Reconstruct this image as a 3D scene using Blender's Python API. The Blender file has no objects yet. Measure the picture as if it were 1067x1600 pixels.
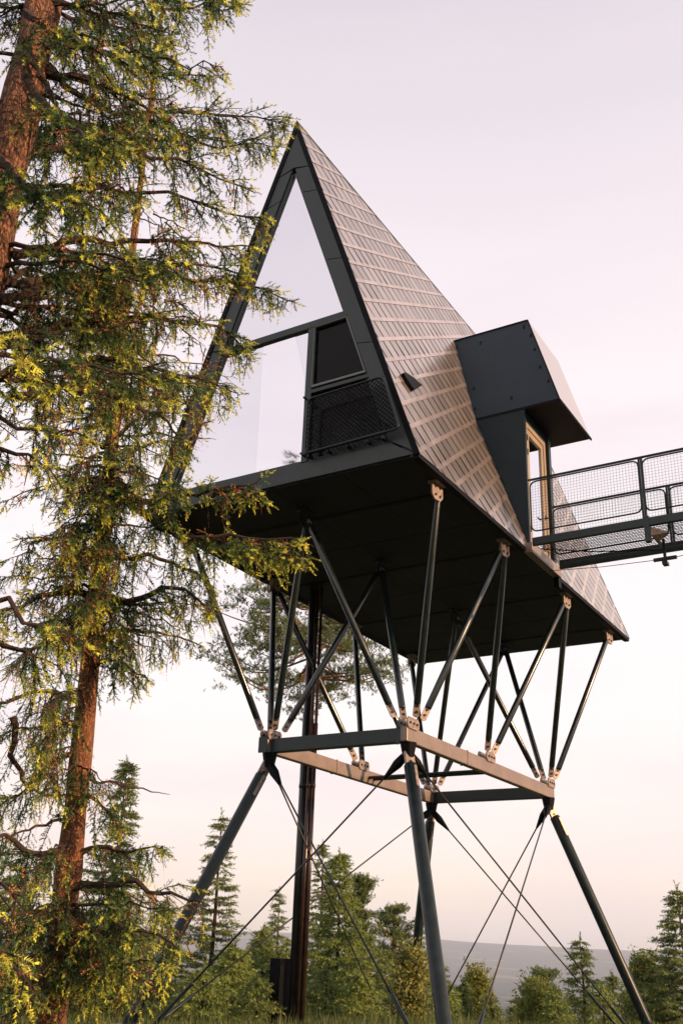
import bpy, math, random
import numpy as np
from mathutils import Vector, Matrix
from math import sin, cos, pi, radians, sqrt, atan2
random.seed(7); rng = np.random.default_rng(7)
S = bpy.context.scene
COL = S.collection
# ------------------------------------------------------------------ camera
CAM = Vector((9.977, -13.5469, 1.206)); YAW, PITCH, ROLL, FPX = -0.5588, 0.4121, 0.0389, 1591.5
_cp, _sp, _cy, _sy = cos(PITCH), sin(PITCH), cos(YAW), sin(YAW)
FWD = Vector((_sy*_cp, _cy*_cp, _sp)); _r = Vector((_cy, -_sy, 0)); _u = _r.cross(FWD)
RGT = _r*cos(ROLL)+_u*sin(ROLL); UPV = _u*cos(ROLL)-_r*sin(ROLL)
cd = bpy.data.cameras.new('camera'); co = bpy.data.objects.new('camera', cd); COL.objects.link(co)
co.matrix_world = Matrix((( RGT.x, UPV.x, -FWD.x, CAM.x), (RGT.y, UPV.y, -FWD.y, CAM.y), (RGT.z, UPV.z, -FWD.z, CAM.z), (0, 0, 0, 1)))
cd.sensor_fit = 'VERTICAL'; cd.sensor_height = 24; cd.lens = 24*FPX/1600; cd.clip_start = .1; cd.clip_end = 60000
S.camera = co
# ------------------------------------------------------------------ exposure, sky, sun
S.view_settings.view_transform = 'Standard'; S.view_settings.look = 'None'
S.view_settings.exposure = 0.6; S.view_settings.gamma = 1.0; S.view_settings.use_curve_mapping = False
SUN_AZ, SUN_EL = 6.0, 12.0           # degrees from +X towards +Y
W = bpy.data.worlds.new('World'); S.world = W; W.use_nodes = True
nt = W.node_tree; nt.nodes.clear(); N = nt.nodes.new; Lk = nt.links.new
wo = N('ShaderNodeOutputWorld'); bg = N('ShaderNodeBackground'); Lk(bg.outputs[0], wo.inputs[0])
sky = N('ShaderNodeTexSky'); sky.sky_type = 'NISHITA'; sky.sun_disc = False
sky.sun_elevation = radians(SUN_EL); sky.sun_rotation = radians(90-SUN_AZ)
sky.dust_density = 3; sky.altitude = 300
def lin(c):
    return tuple(((v/255)/12.92 if v/255 <= .04045 else ((v/255+.055)/1.055)**2.4) for v in c)+(1,)
tc = N('ShaderNodeTexCoord'); sx = N('ShaderNodeSeparateXYZ'); Lk(tc.outputs['Generated'], sx.inputs[0])
ramp = N('ShaderNodeValToRGB'); Lk(sx.outputs['Z'], ramp.inputs[0])
er = ramp.color_ramp; er.elements[0].position = 0; er.elements[0].color = lin((255, 226, 196))
er.elements[1].position = 1.0; er.elements[1].color = lin((196, 190, 206))
for p, c in ((.035, (255, 232, 210)), (.10, (253, 237, 229)), (.22, (250, 241, 240)), (.45, (246, 236, 238)), (.62, (233, 223, 228)), (.76, (214, 206, 214))):
    e = er.elements.new(p); e.color = lin(c)
# thin streaks of cloud: stretched noise
mp = N('ShaderNodeMapping'); mp.inputs['Scale'].default_value = (1.6, 1.6, 9); Lk(tc.outputs['Generated'], mp.inputs[0])
nz = N('ShaderNodeTexNoise'); nz.inputs['Scale'].default_value = 1.7; nz.inputs['Detail'].default_value = 5; Lk(mp.outputs[0], nz.inputs[0])
nr = N('ShaderNodeMapRange'); nr.inputs[1].default_value = .45; nr.inputs[2].default_value = .75; nr.inputs[3].default_value = 0; nr.inputs[4].default_value = .55; Lk(nz.outputs[0], nr.inputs[0])
cm = N('ShaderNodeMix'); cm.data_type = 'RGBA'; Lk(nr.outputs[0], cm.inputs[0]); Lk(ramp.outputs[0], cm.inputs[6]); cm.inputs[7].default_value = lin((229, 215, 223))
sk = N('ShaderNodeVectorMath'); sk.operation = 'SCALE'; sk.inputs[3].default_value = .1; Lk(sky.outputs[0], sk.inputs[0])
mx = N('ShaderNodeMix'); mx.data_type = 'RGBA'; mx.inputs[0].default_value = .96; Lk(sk.outputs[0], mx.inputs[6]); Lk(cm.outputs[2], mx.inputs[7])
Lk(mx.outputs[2], bg.inputs[0]); bg.inputs[1].default_value = .80
sd = bpy.data.lights.new('sun', 'SUN'); sd.energy = 5.0; sd.angle = radians(.5); sd.color = (1, .60, .32)
so = bpy.data.objects.new('sun', sd); COL.objects.link(so)
sdir = Vector((cos(radians(SUN_EL))*cos(radians(SUN_AZ)), cos(radians(SUN_EL))*sin(radians(SUN_AZ)), sin(radians(SUN_EL))))
so.rotation_euler = sdir.to_track_quat('Z', 'Y').to_euler(); so.location = (60, 0, 40)
# ------------------------------------------------------------------ helpers
def ray(u, v):
    d = RGT*((u-533.5)/FPX)-UPV*((v-800)/FPX)+FWD
    return d.normalized()
def on_plane(u, v, n, k):
    n = Vector(n); r = ray(u, v); return CAM+r*((k-n.dot(CAM))/n.dot(r))
def at_hd(u, v, hd):
    r = ray(u, v); return CAM+r*(hd/sqrt(r.x*r.x+r.y*r.y))
def project(p):
    q = Vector(p)-CAM; z = q.dot(FWD)
    if z < .1: return (-9999, -9999)
    return 533.5+FPX*q.dot(RGT)/z, 800-FPX*q.dot(UPV)/z
class MB:
    def __init__(s): s.v = []; s.f = []; s.m = []
    def quad(s, pts, m=0):
        b = len(s.v); s.v += [tuple(p) for p in pts]; s.f.append(tuple(range(b, b+len(pts)))); s.m.append(m); return s
    def solid(s, bot, top, m=0):
        n = len(bot); b = len(s.v); s.v += [tuple(p) for p in bot]+[tuple(p) for p in top]
        s.f.append(tuple(b+i for i in range(n))[::-1]); s.f.append(tuple(b+n+i for i in range(n)))
        for i in range(n):
            j = (i+1) % n; s.f.append((b+i, b+j, b+n+j, b+n+i))
        s.m += [m]*(n+2); return s
    def box(s, lo, hi, m=0):
        x0, y0, z0 = lo; x1, y1, z1 = hi
        return s.solid([(x0, y0, z0), (x1, y0, z0), (x1, y1, z0), (x0, y1, z0)], [(x0, y0, z1), (x1, y0, z1), (x1, y1, z1), (x0, y1, z1)], m)
    def bar(s, p, q, w, h, up=(0, 0, 1), m=0):
        p = Vector(p); q = Vector(q); t = (q-p).normalized(); a = t.cross(Vector(up)).normalized(); b = a.cross(t).normalized()
        c = [a*w/2*i+b*h/2*j for i, j in ((-1, -1), (1, -1), (1, 1), (-1, 1))]
        return s.solid([p+x for x in c], [q+x for x in c], m)
    def tube(s, pts, r, n=8, m=0, closed=False, cap=True):
        pts = [Vector(p) for p in pts]; rs = r if isinstance(r, (list, tuple)) else [r]*len(pts)
        K = len(pts); rings = []; a = None
        for i, p in enumerate(pts):
            if closed: t = pts[(i+1) % K]-pts[i-1]
            else: t = pts[min(i+1, K-1)]-pts[max(i-1, 0)]
            t.normalize()
            if a is None:
                a = t.cross(Vector((0, 0, 1)))
                if a.length < .05: a = t.cross(Vector((1, 0, 0)))
            a = (a-t*a.dot(t)).normalized(); c = t.cross(a)
            b = len(s.v); s.v += [tuple(p+(a*cos(2*pi*k/n)+c*sin(2*pi*k/n))*rs[i]) for k in range(n)]; rings.append(b)
        for i in range(K if closed else K-1):
            x, y = rings[i], rings[(i+1) % K]
            for k in range(n):
                l = (k+1) % n; s.f.append((x+k, x+l, y+l, y+k)); s.m.append(m)
        if cap and not closed:
            s.f.append(tuple(rings[0]+k for k in range(n))[::-1]); s.f.append(tuple(rings[-1]+k for k in range(n))); s.m += [m, m]
        return s
    def build(s, name, mats, parent=None, smooth=False, bevel=0):
        me = bpy.data.meshes.new(name); me.from_pydata(s.v, [], s.f)
        if not isinstance(mats, (list, tuple)): mats = [mats]
        for x in mats: me.materials.append(x)
        if len(mats) > 1: me.polygons.foreach_set('material_index', s.m)
        if smooth: me.polygons.foreach_set('use_smooth', [len(f) == 4 for f in s.f])
        o = bpy.data.objects.new(name, me); COL.objects.link(o)
        if bevel:
            b = o.modifiers.new('bevel', 'BEVEL'); b.width = bevel; b.segments = 2; b.limit_method = 'ANGLE'
        if parent is not None: adopt(o, parent)
        return o
def adopt(o, parent):
    o.parent = parent
    o.matrix_parent_inverse = Matrix.Translation(-parent.location)
def tag(o, label=None, cat=None, group=None, kind=None):
    if label: o['label'] = label
    if cat: o['category'] = cat
    if group: o['group'] = group
    if kind: o['kind'] = kind
    return o
def thing(name, loc, label, cat, group=None):
    o = bpy.data.objects.new(name, None); COL.objects.link(o); o.location = loc; o.empty_display_size = .3
    return tag(o, label, cat, group)
def mat(name, col, rough=.5, metal=0, spec=.5, bump=0, bscale=20, var=0, vscale=3, stretch=None, col2=None, bdist=.02):
    m = bpy.data.materials.new(name); m.use_nodes = True; t = m.node_tree; p = t.nodes['Principled BSDF']
    p.inputs['Base Color'].default_value = (*col, 1); p.inputs['Roughness'].default_value = rough; p.inputs['Metallic'].default_value = metal
    p.inputs['Specular IOR Level'].default_value = spec
    tc = t.nodes.new('ShaderNodeTexCoord'); src = tc.outputs['Object']
    if stretch:
        mp = t.nodes.new('ShaderNodeMapping'); mp.inputs['Scale'].default_value = stretch; t.links.new(src, mp.inputs[0]); src = mp.outputs[0]
    if var or col2:
        n = t.nodes.new('ShaderNodeTexNoise'); n.inputs['Scale'].default_value = vscale; n.inputs['Detail'].default_value = 6; n.inputs['Roughness'].default_value = .6; t.links.new(src, n.inputs[0])
        r = t.nodes.new('ShaderNodeMapRange'); r.inputs[1].default_value = .35; r.inputs[2].default_value = .68; t.links.new(n.outputs[0], r.inputs[0])
        x = t.nodes.new('ShaderNodeMix'); x.data_type = 'RGBA'; t.links.new(r.outputs[0], x.inputs[0])
        c2 = col2 or tuple(c*(1+var) for c in col); c1 = col if col2 else tuple(c*(1-var) for c in col)
        x.inputs[6].default_value = (*c1, 1); x.inputs[7].default_value = (*c2, 1); t.links.new(x.outputs[2], p.inputs['Base Color'])
        rr = t.nodes.new('ShaderNodeMapRange'); rr.inputs[3].default_value = max(0, rough-.08); rr.inputs[4].default_value = min(1, rough+.1); t.links.new(n.outputs[0], rr.inputs[0]); t.links.new(rr.outputs[0], p.inputs['Roughness'])
    if bump:
        n = t.nodes.new('ShaderNodeTexNoise'); n.inputs['Scale'].default_value = bscale; n.inputs['Detail'].default_value = 5; t.links.new(src, n.inputs[0])
        b = t.nodes.new('ShaderNodeBump'); b.inputs['Strength'].default_value = bump; b.inputs['Distance'].default_value = bdist; t.links.new(n.outputs[0], b.inputs['Height']); t.links.new(b.outputs[0], p.inputs['Normal'])
    return m
def glass(name, mirror, tint, rough=.015, clear=(.8, .85, .85), wav=.0):
    m = bpy.data.materials.new(name); m.use_nodes = True; t = m.node_tree; t.nodes.clear()
    o = t.nodes.new('ShaderNodeOutputMaterial'); g = t.nodes.new('ShaderNodeBsdfGlossy'); tr = t.nodes.new('ShaderNodeBsdfTransparent'); x = t.nodes.new('ShaderNodeMixShader')
    g.inputs['Color'].default_value = (*tint, 1); g.inputs['Roughness'].default_value = rough; tr.inputs[0].default_value = (*clear, 1)
    fr = t.nodes.new('ShaderNodeFresnel'); fr.inputs[0].default_value = 1.5
    ad = t.nodes.new('ShaderNodeMath'); ad.operation = 'ADD'; ad.use_clamp = True; ad.inputs[1].default_value = mirror
    t.links.new(fr.outputs[0], ad.inputs[0]); t.links.new(ad.outputs[0], x.inputs[0]); t.links.new(tr.outputs[0], x.inputs[1]); t.links.new(g.outputs[0], x.inputs[2]); t.links.new(x.outputs[0], o.inputs[0])
    if wav:
        n = t.nodes.new('ShaderNodeTexNoise'); n.inputs['Scale'].default_value = .6; b = t.nodes.new('ShaderNodeBump'); b.inputs['Strength'].default_value = wav; b.inputs['Distance'].default_value = .05
        c = t.nodes.new('ShaderNodeTexCoord'); t.links.new(c.outputs['Object'], n.inputs[0]); t.links.new(n.outputs[0], b.inputs['Height']); t.links.new(b.outputs[0], g.inputs['Normal'])
    return m
def foliage_mat(name, trans=.24, rough=.45):
    m = bpy.data.materials.new(name); m.use_nodes = True; t = m.node_tree; p = t.nodes['Principled BSDF']; o = t.nodes['Material Output']
    a = t.nodes.new('ShaderNodeAttribute'); a.attribute_name = 'tint'
    p.inputs['Roughness'].default_value = rough; p.inputs['Specular IOR Level'].default_value = .25
    t.links.new(a.outputs['Color'], p.inputs['Base Color'])
    tl = t.nodes.new('ShaderNodeBsdfTranslucent'); t.links.new(a.outputs['Color'], tl.inputs[0])
    x = t.nodes.new('ShaderNodeMixShader'); x.inputs[0].default_value = trans
    t.links.new(p.outputs[0], x.inputs[1]); t.links.new(tl.outputs[0], x.inputs[2]); t.links.new(x.outputs[0], o.inputs[0])
    return m
def bark_mat(name, c1, c2, scale=14, zs=.22):
    scale *= 1.8
    m = bpy.data.materials.new(name); m.use_nodes = True; t = m.node_tree; p = t.nodes['Principled BSDF']; p.inputs['Roughness'].default_value = .9
    c = t.nodes.new('ShaderNodeTexCoord'); mp = t.nodes.new('ShaderNodeMapping'); mp.inputs['Scale'].default_value = (1, 1, zs); t.links.new(c.outputs['Object'], mp.inputs[0])
    dn = t.nodes.new('ShaderNodeTexNoise'); dn.inputs['Scale'].default_value = scale*.6; dn.inputs['Detail'].default_value = 6; t.links.new(mp.outputs[0], dn.inputs[0])
    dv = t.nodes.new('ShaderNodeVectorMath'); dv.operation = 'SCALE'; dv.inputs[3].default_value = 4.5/scale; t.links.new(dn.outputs['Color'], dv.inputs[0])
    da = t.nodes.new('ShaderNodeVectorMath'); da.operation = 'ADD'; t.links.new(dv.outputs[0], da.inputs[0]); t.links.new(mp.outputs[0], da.inputs[1]); mp = da
    v = t.nodes.new('ShaderNodeTexVoronoi'); v.feature = 'DISTANCE_TO_EDGE'; v.inputs['Scale'].default_value = scale; t.links.new(mp.outputs[0], v.inputs[0])
    n = t.nodes.new('ShaderNodeTexNoise'); n.inputs['Scale'].default_value = scale*1.7; n.inputs['Detail'].default_value = 8; t.links.new(mp.outputs[0], n.inputs[0])
    r = t.nodes.new('ShaderNodeMapRange'); r.inputs[2].default_value = .22; t.links.new(v.outputs[0], r.inputs[0])
    mu = t.nodes.new('ShaderNodeMath'); mu.operation = 'MULTIPLY'; t.links.new(r.outputs[0], mu.inputs[0]); t.links.new(n.outputs[0], mu.inputs[1])
    x = t.nodes.new('ShaderNodeMix'); x.data_type = 'RGBA'; x.inputs[6].default_value = (*c1, 1); x.inputs[7].default_value = (*c2, 1); t.links.new(mu.outputs[0], x.inputs[0]); t.links.new(x.outputs[2], p.inputs['Base Color'])
    b = t.nodes.new('ShaderNodeBump'); b.inputs['Strength'].default_value = .8; b.inputs['Distance'].default_value = .03; t.links.new(mu.outputs[0], b.inputs['Height']); t.links.new(b.outputs[0], p.inputs['Normal'])
    return m
M = dict(strut=mat('gloss_strut_steel', (.007, .013, .014), .23, 0, .75, var=.3, vscale=5, bump=.05, bscale=60),sash=mat('grey_sash', (.14, .15, .14), .45, .3),
    frame=mat('dark_green_steel', (.020, .031, .028), .42, .15, .5, var=.18, vscale=2.5, bump=.05, bscale=60),
    soffit=mat('soffit_board', (.002, .0035, .009), .6, 0, .25, var=.3, vscale=1.5),
    steel=mat('painted_steel', (.008, .016, .018), .34, 0, .30, var=.35, vscale=6, bump=.08, bscale=70),
    beam=mat('long_beam_steel', (.22, .17, .145), .4, .35, .6, var=.12, vscale=3, bump=.04, bscale=50),
    cbeam=mat('cross_beam_steel', (.012, .024, .024), .4, .2, .5, var=.2, vscale=3),
    galv=mat('galvanised_plate', (.27, .215, .185), .45, .4, .5, var=.4, vscale=18, bump=.1, bscale=90),
    bolt=mat('dark_bolt', (.03, .03, .03), .4, .7),
    canopy=mat('blue_black_sheet', (.010, .022, .030), .36, .0, .18, var=.16, vscale=1.2, bump=.06, bscale=8),
    rubber=mat('black_sheet', (.003, .0035, .005), .55, 0, .08),
    tile=None, door=mat('pale_door_frame', (.27, .22, .175), .5, 0, .4, var=.15, vscale=10, stretch=(1, 1, .1)),
    rope=mat('steel_cable', (.035, .036, .036), .4, .6), timber=mat('dark_interior_board', (.03, .02, .015), .6, var=.3, vscale=4),
    white=mat('white_paint', (.75, .74, .72), .5), mirror=glass('mirror_glass', .86, (.88, .885, .93), wav=.15, rough=.02), mirror2=glass('pale_mirror_glass', .90, (.93, .92, .96), wav=.15, rough=.03), clear=glass('clear_glass', -.02, (.45, .45, .45), clear=(.35, .36, .36)), sheen=mat('sky_sheen_metal', (.62, .56, .54), .28, .9),
    concrete=mat('concrete', (.32, .31, .29), .9, bump=.3, bscale=30, var=.2),
    shaft2=mat('brown_pipe', (.035, .020, .016), .22, .2, .5, var=.3, vscale=3), shaft=mat('shaft_cladding', (.016, .018, .018), .3, .3, .5, var=.3, vscale=2))
# roof tiles: a body tint and a glint-band tint per tile through a colour attribute
def tile_mat():
    m = bpy.data.materials.new('roof_tile_metal'); m.use_nodes = True; t = m.node_tree; p = t.nodes['Principled BSDF']
    a = t.nodes.new('ShaderNodeAttribute'); a.attribute_name = 'tint'; t.links.new(a.outputs['Color'], p.inputs['Base Color'])
    p.inputs['Roughness'].default_value = .29; p.inputs['Metallic'].default_value = .85
    c = t.nodes.new('ShaderNodeTexCoord'); n = t.nodes.new('ShaderNodeTexNoise'); n.inputs['Scale'].default_value = 2.2; n.inputs['Detail'].default_value = 4
    b = t.nodes.new('ShaderNodeBump'); b.inputs['Strength'].default_value = .25; b.inputs['Distance'].default_value = .04; t.links.new(c.outputs['Object'], n.inputs[0]); t.links.new(n.outputs[0], b.inputs['Height']); t.links.new(b.outputs[0], p.inputs['Normal'])
    return m
M['tile'] = tile_mat()
# ------------------------------------------------------------------ terrain
def vnoise(x, y, s):
    x = x/s; y = y/s
    return (np.sin(x*1.3+np.sin(y*.9)*1.7)+np.sin(y*1.1+1.3+np.sin(x*.7+2)*1.9)+.5*np.sin(x*2.9+y*2.3+4)+.25*np.sin(x*6.1-y*5.3+1))/2.75
def sstep(a, b, x):
    t = np.clip((x-a)/(b-a), 0, 1); return t*t*(3-2*t)
def ground_z(x, y):
    x = np.asarray(x, float); y = np.asarray(y, float)
    r = np.hypot(x-8, y+10); a = np.arctan2(y+10, x-8)
    h = -.085*np.clip(r-18, 0, 350)*sstep(16, 30, r)-45*sstep(350, 1700, r)-20*sstep(1500, 3200, r)
    h = h+.12*vnoise(x, y, 3.5)*sstep(12, 25, r)+.6*vnoise(x, y, 22)*sstep(40, 90, r)+6*vnoise(x, y, 240)*sstep(200, 800, r)
    ridge = 254+26*vnoise(x*.0+a*4000, y*.0+a*1500, 900)+14*np.sin(a*9+1)
    h = h+(ridge*sstep(4300, 9300, r))-60*sstep(9800, 11200, r)
    h = h+34*np.exp(-((r-4600)/620)**2)*(1+.5*np.sin(a*11+2))
    return h
gr = np.concatenate([np.linspace(0, 60, 61), np.geomspace(62, 11200, 165)]); na = 288
A_ = np.linspace(0, 2*pi, na, endpoint=False); RR, AA = np.meshgrid(gr, A_, indexing='ij')
gx = 8+RR*np.cos(AA); gy = -10+RR*np.sin(AA); gz = ground_z(gx, gy)
gv = np.stack([gx, gy, gz], -1).reshape(-1, 3); nr_ = len(gr)
ii, jj = np.meshgrid(np.arange(nr_-1), np.arange(na), indexing='ij'); j2 = (jj+1) % na
gf = np.stack([ii*na+jj, (ii+1)*na+jj, (ii+1)*na+j2, ii*na+j2], -1).reshape(-1, 4)
me = bpy.data.meshes.new('ground'); me.from_pydata(gv.tolist(), [], gf.tolist()); me.polygons.foreach_set('use_smooth', [True]*len(gf))
ground = bpy.data.objects.new('ground', me); COL.objects.link(ground); ground['kind'] = 'structure'
gm = bpy.data.materials.new('ground_cover'); gm.use_nodes = True; t = gm.node_tree; p = t.nodes['Principled BSDF']; p.inputs['Roughness'].default_value = .95; p.inputs['Specular IOR Level'].default_value = .1
c = t.nodes.new('ShaderNodeTexCoord')
def gnoise(scale, lo, hi, det=5):
    n = t.nodes.new('ShaderNodeTexNoise'); n.inputs['Scale'].default_value = scale; n.inputs['Detail'].default_value = det; t.links.new(c.outputs['Object'], n.inputs[0])
    r = t.nodes.new('ShaderNodeMapRange'); r.inputs[1].default_value = lo; r.inputs[2].default_value = hi; t.links.new(n.outputs[0], r.inputs[0]); return r.outputs[0]
def gmix(f, a, b):
    x = t.nodes.new('ShaderNodeMix'); x.data_type = 'RGBA'; t.links.new(f, x.inputs[0])
    for i, s_ in ((6, a), (7, b)):
        if isinstance(s_, tuple): x.inputs[i].default_value = (*s_, 1)
        else: t.links.new(s_, x.inputs[i])
    return x.outputs[2]
near = gmix(gnoise(1.3, .4, .65), (.035, .05, .018), (.11, .10, .045))
far = gmix(gnoise(.0045, .60, .64, 3), gmix(gnoise(.05, .4, .6), (.022, .034, .024), (.040, .052, .032)), (.16, .17, .08))
le = t.nodes.new('ShaderNodeVectorMath'); le.operation = 'LENGTH'; t.links.new(c.outputs['Object'], le.inputs[0])
lr = t.nodes.new('ShaderNodeMapRange'); lr.inputs[1].default_value = 60; lr.inputs[2].default_value = 140; t.links.new(le.outputs['Value'], lr.inputs[0])
t.links.new(gmix(lr.outputs[0], near, far), p.inputs['Base Color']); me.materials.append(gm)
def gz1(x, y): return float(ground_z(x, y))
# ------------------------------------------------------------------ cabin on stilts
F = 8.979; LEN = 11.7715; HH = 8.698; HW = 3.0                      # floor height, length, height, half width
cabin = thing('treehouse_cabin', (0, 5.9, 0), 'dark steep A-frame treehouse cabin standing high on slanting steel stilts', 'cabin')
sl = sqrt(HH*HH+HW*HW); NR = Vector((HH/sl, 0, HW/sl)); KR = NR.dot(Vector((HW, 0, F)))
UPS = Vector((-HW/sl, 0, HH/sl))                                       # up the right slope
def roofx(z): return HW*(1-(z-F)/HH)
def roof(side):
    sg = side; mb = MB(); cols = []
    up = Vector((UPS.x*sg, 0, UPS.z)); n = Vector((NR.x*sg, 0, NR.z)); o = Vector((HW*sg, 0, F))
    # under-sheet
    YL = Vector((0, LEN, 0)); q = [o+n*-.022, o+n*-.022+YL, o+up*(sl-.064)+n*-.022+YL, o+up*(sl-.064)+n*-.022]
    qb = [o+n*-.175, o+n*-.175+YL, o+up*(sl-.51)+n*-.175+YL, o+up*(sl-.51)+n*-.175]
    mb.solid(qb, q, 0) if sg > 0 else mb.solid(qb[::-1], q[::-1], 0); cols += [(.018, .018, .017)]*8
    rr = random.Random(3); e1 = Vector((cos(radians(35)), sin(radians(35)))); e2 = Vector((cos(radians(-48)), sin(radians(-48)))); p1, p2 = .47, .43
    det = e1.x*e2.y-e1.y*e2.x
    def clip(poly):
        for ax, lim, sgn in ((0, .004, 1), (0, LEN-.004, -1), (1, 0., 1), (1, sl-.004, -1)):
            out = []
            for k in range(len(poly)):
                a_, b_ = poly[k-1], poly[k]; da, db = sgn*(a_[ax]-lim), sgn*(b_[ax]-lim)
                if (da >= 0) != (db >= 0): f = da/(da-db); out.append(tuple(a_[q]+(b_[q]-a_[q])*f for q in range(3)))
                if db >= 0: out.append(b_)
            poly = out
            if not poly: return poly
        return poly
    for j in range(-32, 45):
        for i_ in range(-45, 60):
            u0 = (i_+(.5 if j % 2 else 0))*p1; v0 = j*p2; c = e1*(u0+p1/2)+e2*(v0+p2/2)
            if not (-.5 < c.x < LEN+.5 and -.5 < c.y < sl+.5): continue
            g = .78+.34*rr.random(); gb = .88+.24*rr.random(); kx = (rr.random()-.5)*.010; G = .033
            def C3(u, v, off): q = e1*u+e2*v; return (q.x, q.y, off)
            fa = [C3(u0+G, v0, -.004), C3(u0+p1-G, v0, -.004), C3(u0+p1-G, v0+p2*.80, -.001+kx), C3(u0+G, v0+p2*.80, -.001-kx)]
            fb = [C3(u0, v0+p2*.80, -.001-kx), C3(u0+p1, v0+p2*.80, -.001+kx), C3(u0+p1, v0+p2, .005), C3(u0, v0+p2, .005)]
            for poly, col in ((fa, (.48*g, .42*g, .385*g)), (fb, (.60*gb, .50*gb, .44*gb))):  # lower band brighter and peach: sun glints painted into the tile colour
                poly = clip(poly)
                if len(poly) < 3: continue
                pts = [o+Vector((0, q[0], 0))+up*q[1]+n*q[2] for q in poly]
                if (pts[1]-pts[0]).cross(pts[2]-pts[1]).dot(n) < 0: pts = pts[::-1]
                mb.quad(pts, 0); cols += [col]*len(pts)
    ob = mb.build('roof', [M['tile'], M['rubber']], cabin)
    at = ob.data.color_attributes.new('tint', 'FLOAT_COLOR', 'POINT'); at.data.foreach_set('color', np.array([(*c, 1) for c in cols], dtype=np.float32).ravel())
    return ob
roof_r = roof(1); roof_l = roof(-1)
rb = MB(); rb.bar((0, -.03, F+HH-.01), (0, LEN+.03, F+HH-.03), .03, .03).build('ridge_cap', M['frame'], cabin)
# black edge trim along both rakes and eaves
for y0 in (-.032, LEN+.002):
    for sg in (1, -1):
        up = Vector((UPS.x*sg, 0, UPS.z)); n = Vector((NR.x*sg, 0, NR.z)); o = Vector((HW*sg, 0, F))
        q = [o+n*-.10, o+n*.004, o+n*.004+up*sl, o+n*-.10+up*(sl-.30)]
        MB().solid([x+Vector((0, y0, 0)) for x in q], [x+Vector((0, y0+.03, 0)) for x in q]).build('rake_trim', M['rubber'], cabin)
# soffit boards
sb = MB(); ys = [0.02, 1.55, 3.1, 4.65, 6.2, 7.75, 9.3, 10.6, LEN-.02]
for a, b in zip(ys, ys[1:]):
    for xa, xb in ((-2.9, -1.45), (-1.45, 0), (0, 1.45), (1.45, 2.9)):
        sb.box((xa+.006, a+.012, F-.03), (xb-.006, b-.012, F+.0))
sb.build('soffit', M['soffit'], cabin)
MB().box((-2.86, .04, F+.003), (2.86, LEN-.04, F+.20)).build('floor', M['timber'], cabin)
for xx in (-2.93, 2.93): MB().bar((xx, .0, F-.035), (xx, LEN, F-.035), .12, .09).build('eave_trim', M['rubber'], cabin)
for yy in (1.55, 4.65, 7.75, 10.6): MB().box((-2.7, yy-.05, F-.045), (2.7, yy+.05, F-.032)).build('floor_joist', M['rubber'], cabin)
# gable frames: sheet-metal flange in segments
def rake_pt(z, off, sg): return sg*(HW*(1-z/HH)-off)
OFF = .42; GB = .33
def gable(y, d, name):
    mb = MB(); seams = [0.0, 2.45, 4.6, 6.55, 7.28]
    for sg in (1, -1):
        for i, (a, b) in enumerate(zip(seams, seams[1:])):
            a2, b2 = a+(.006 if i else 0), b-.006
            lo_in = rake_pt(a2, OFF, sg); 
            pts = [(rake_pt(a2, .01, sg), a2), (rake_pt(b2, .01, sg), b2), (rake_pt(b2+.10, OFF, sg), b2+.10), (rake_pt(max(a2+.10, GB) if i else GB, OFF, sg), max(a2+.10, GB) if i else GB)]
            if not i: pts = [(rake_pt(0, .01, sg), .0), (rake_pt(b2, .01, sg), b2), (rake_pt(b2+.10, OFF, sg), b2+.10), (rake_pt(GB, OFF, sg), GB)]
            P = [(x, y, F+z) for x, z in pts]; Q = [(x, y+d, F+z) for x, z in pts]
            mb.solid(P, Q) if sg*d < 0 else mb.solid(Q, P)
    top = [(rake_pt(7.286, .01, 1), 7.286), (0, HH-.03), (rake_pt(7.286, .01, -1), 7.286), (0, 7.40+.02)]
    P = [(x, y, F+z) for x, z in top]; Q = [(x, y+d, F+z) for x, z in top]; mb.solid(Q, P)
    bt = [(-HW+.01, 0), (HW-.01, 0), (rake_pt(GB, OFF, 1), GB), (rake_pt(GB, OFF, -1), GB)]
    dn = [(-HW+.10, 0.0), (HW-.10, 0.0), (rake_pt(GB, OFF, 1)-.03, GB-.006), (rake_pt(GB, OFF, -1)+.03, GB-.006)]
    P = [(x, y-.003 if d > 0 else y+.003, F+z) for x, z in dn]; Q = [(x, y+d, F+z) for x, z in dn]; mb.solid(Q, P)
    return mb.build(name, M['frame'], cabin, bevel=.006)
gable(-.01, .16, 'gable_frame'); gable(LEN+.01, -.16, 'gable_frame')
MB().solid([(rake_pt(.02, .1, -1), LEN-.2, F+.02), (rake_pt(.02, .1, 1), LEN-.2, F+.02), (0, LEN-.2, F+HH-.4)], [(rake_pt(.02, .1, -1), LEN-.13, F+.02), (rake_pt(.02, .1, 1), LEN-.13, F+.02), (0, LEN-.13, F+HH-.4)]).build('rear_wall', M['timber'], cabin)
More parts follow.
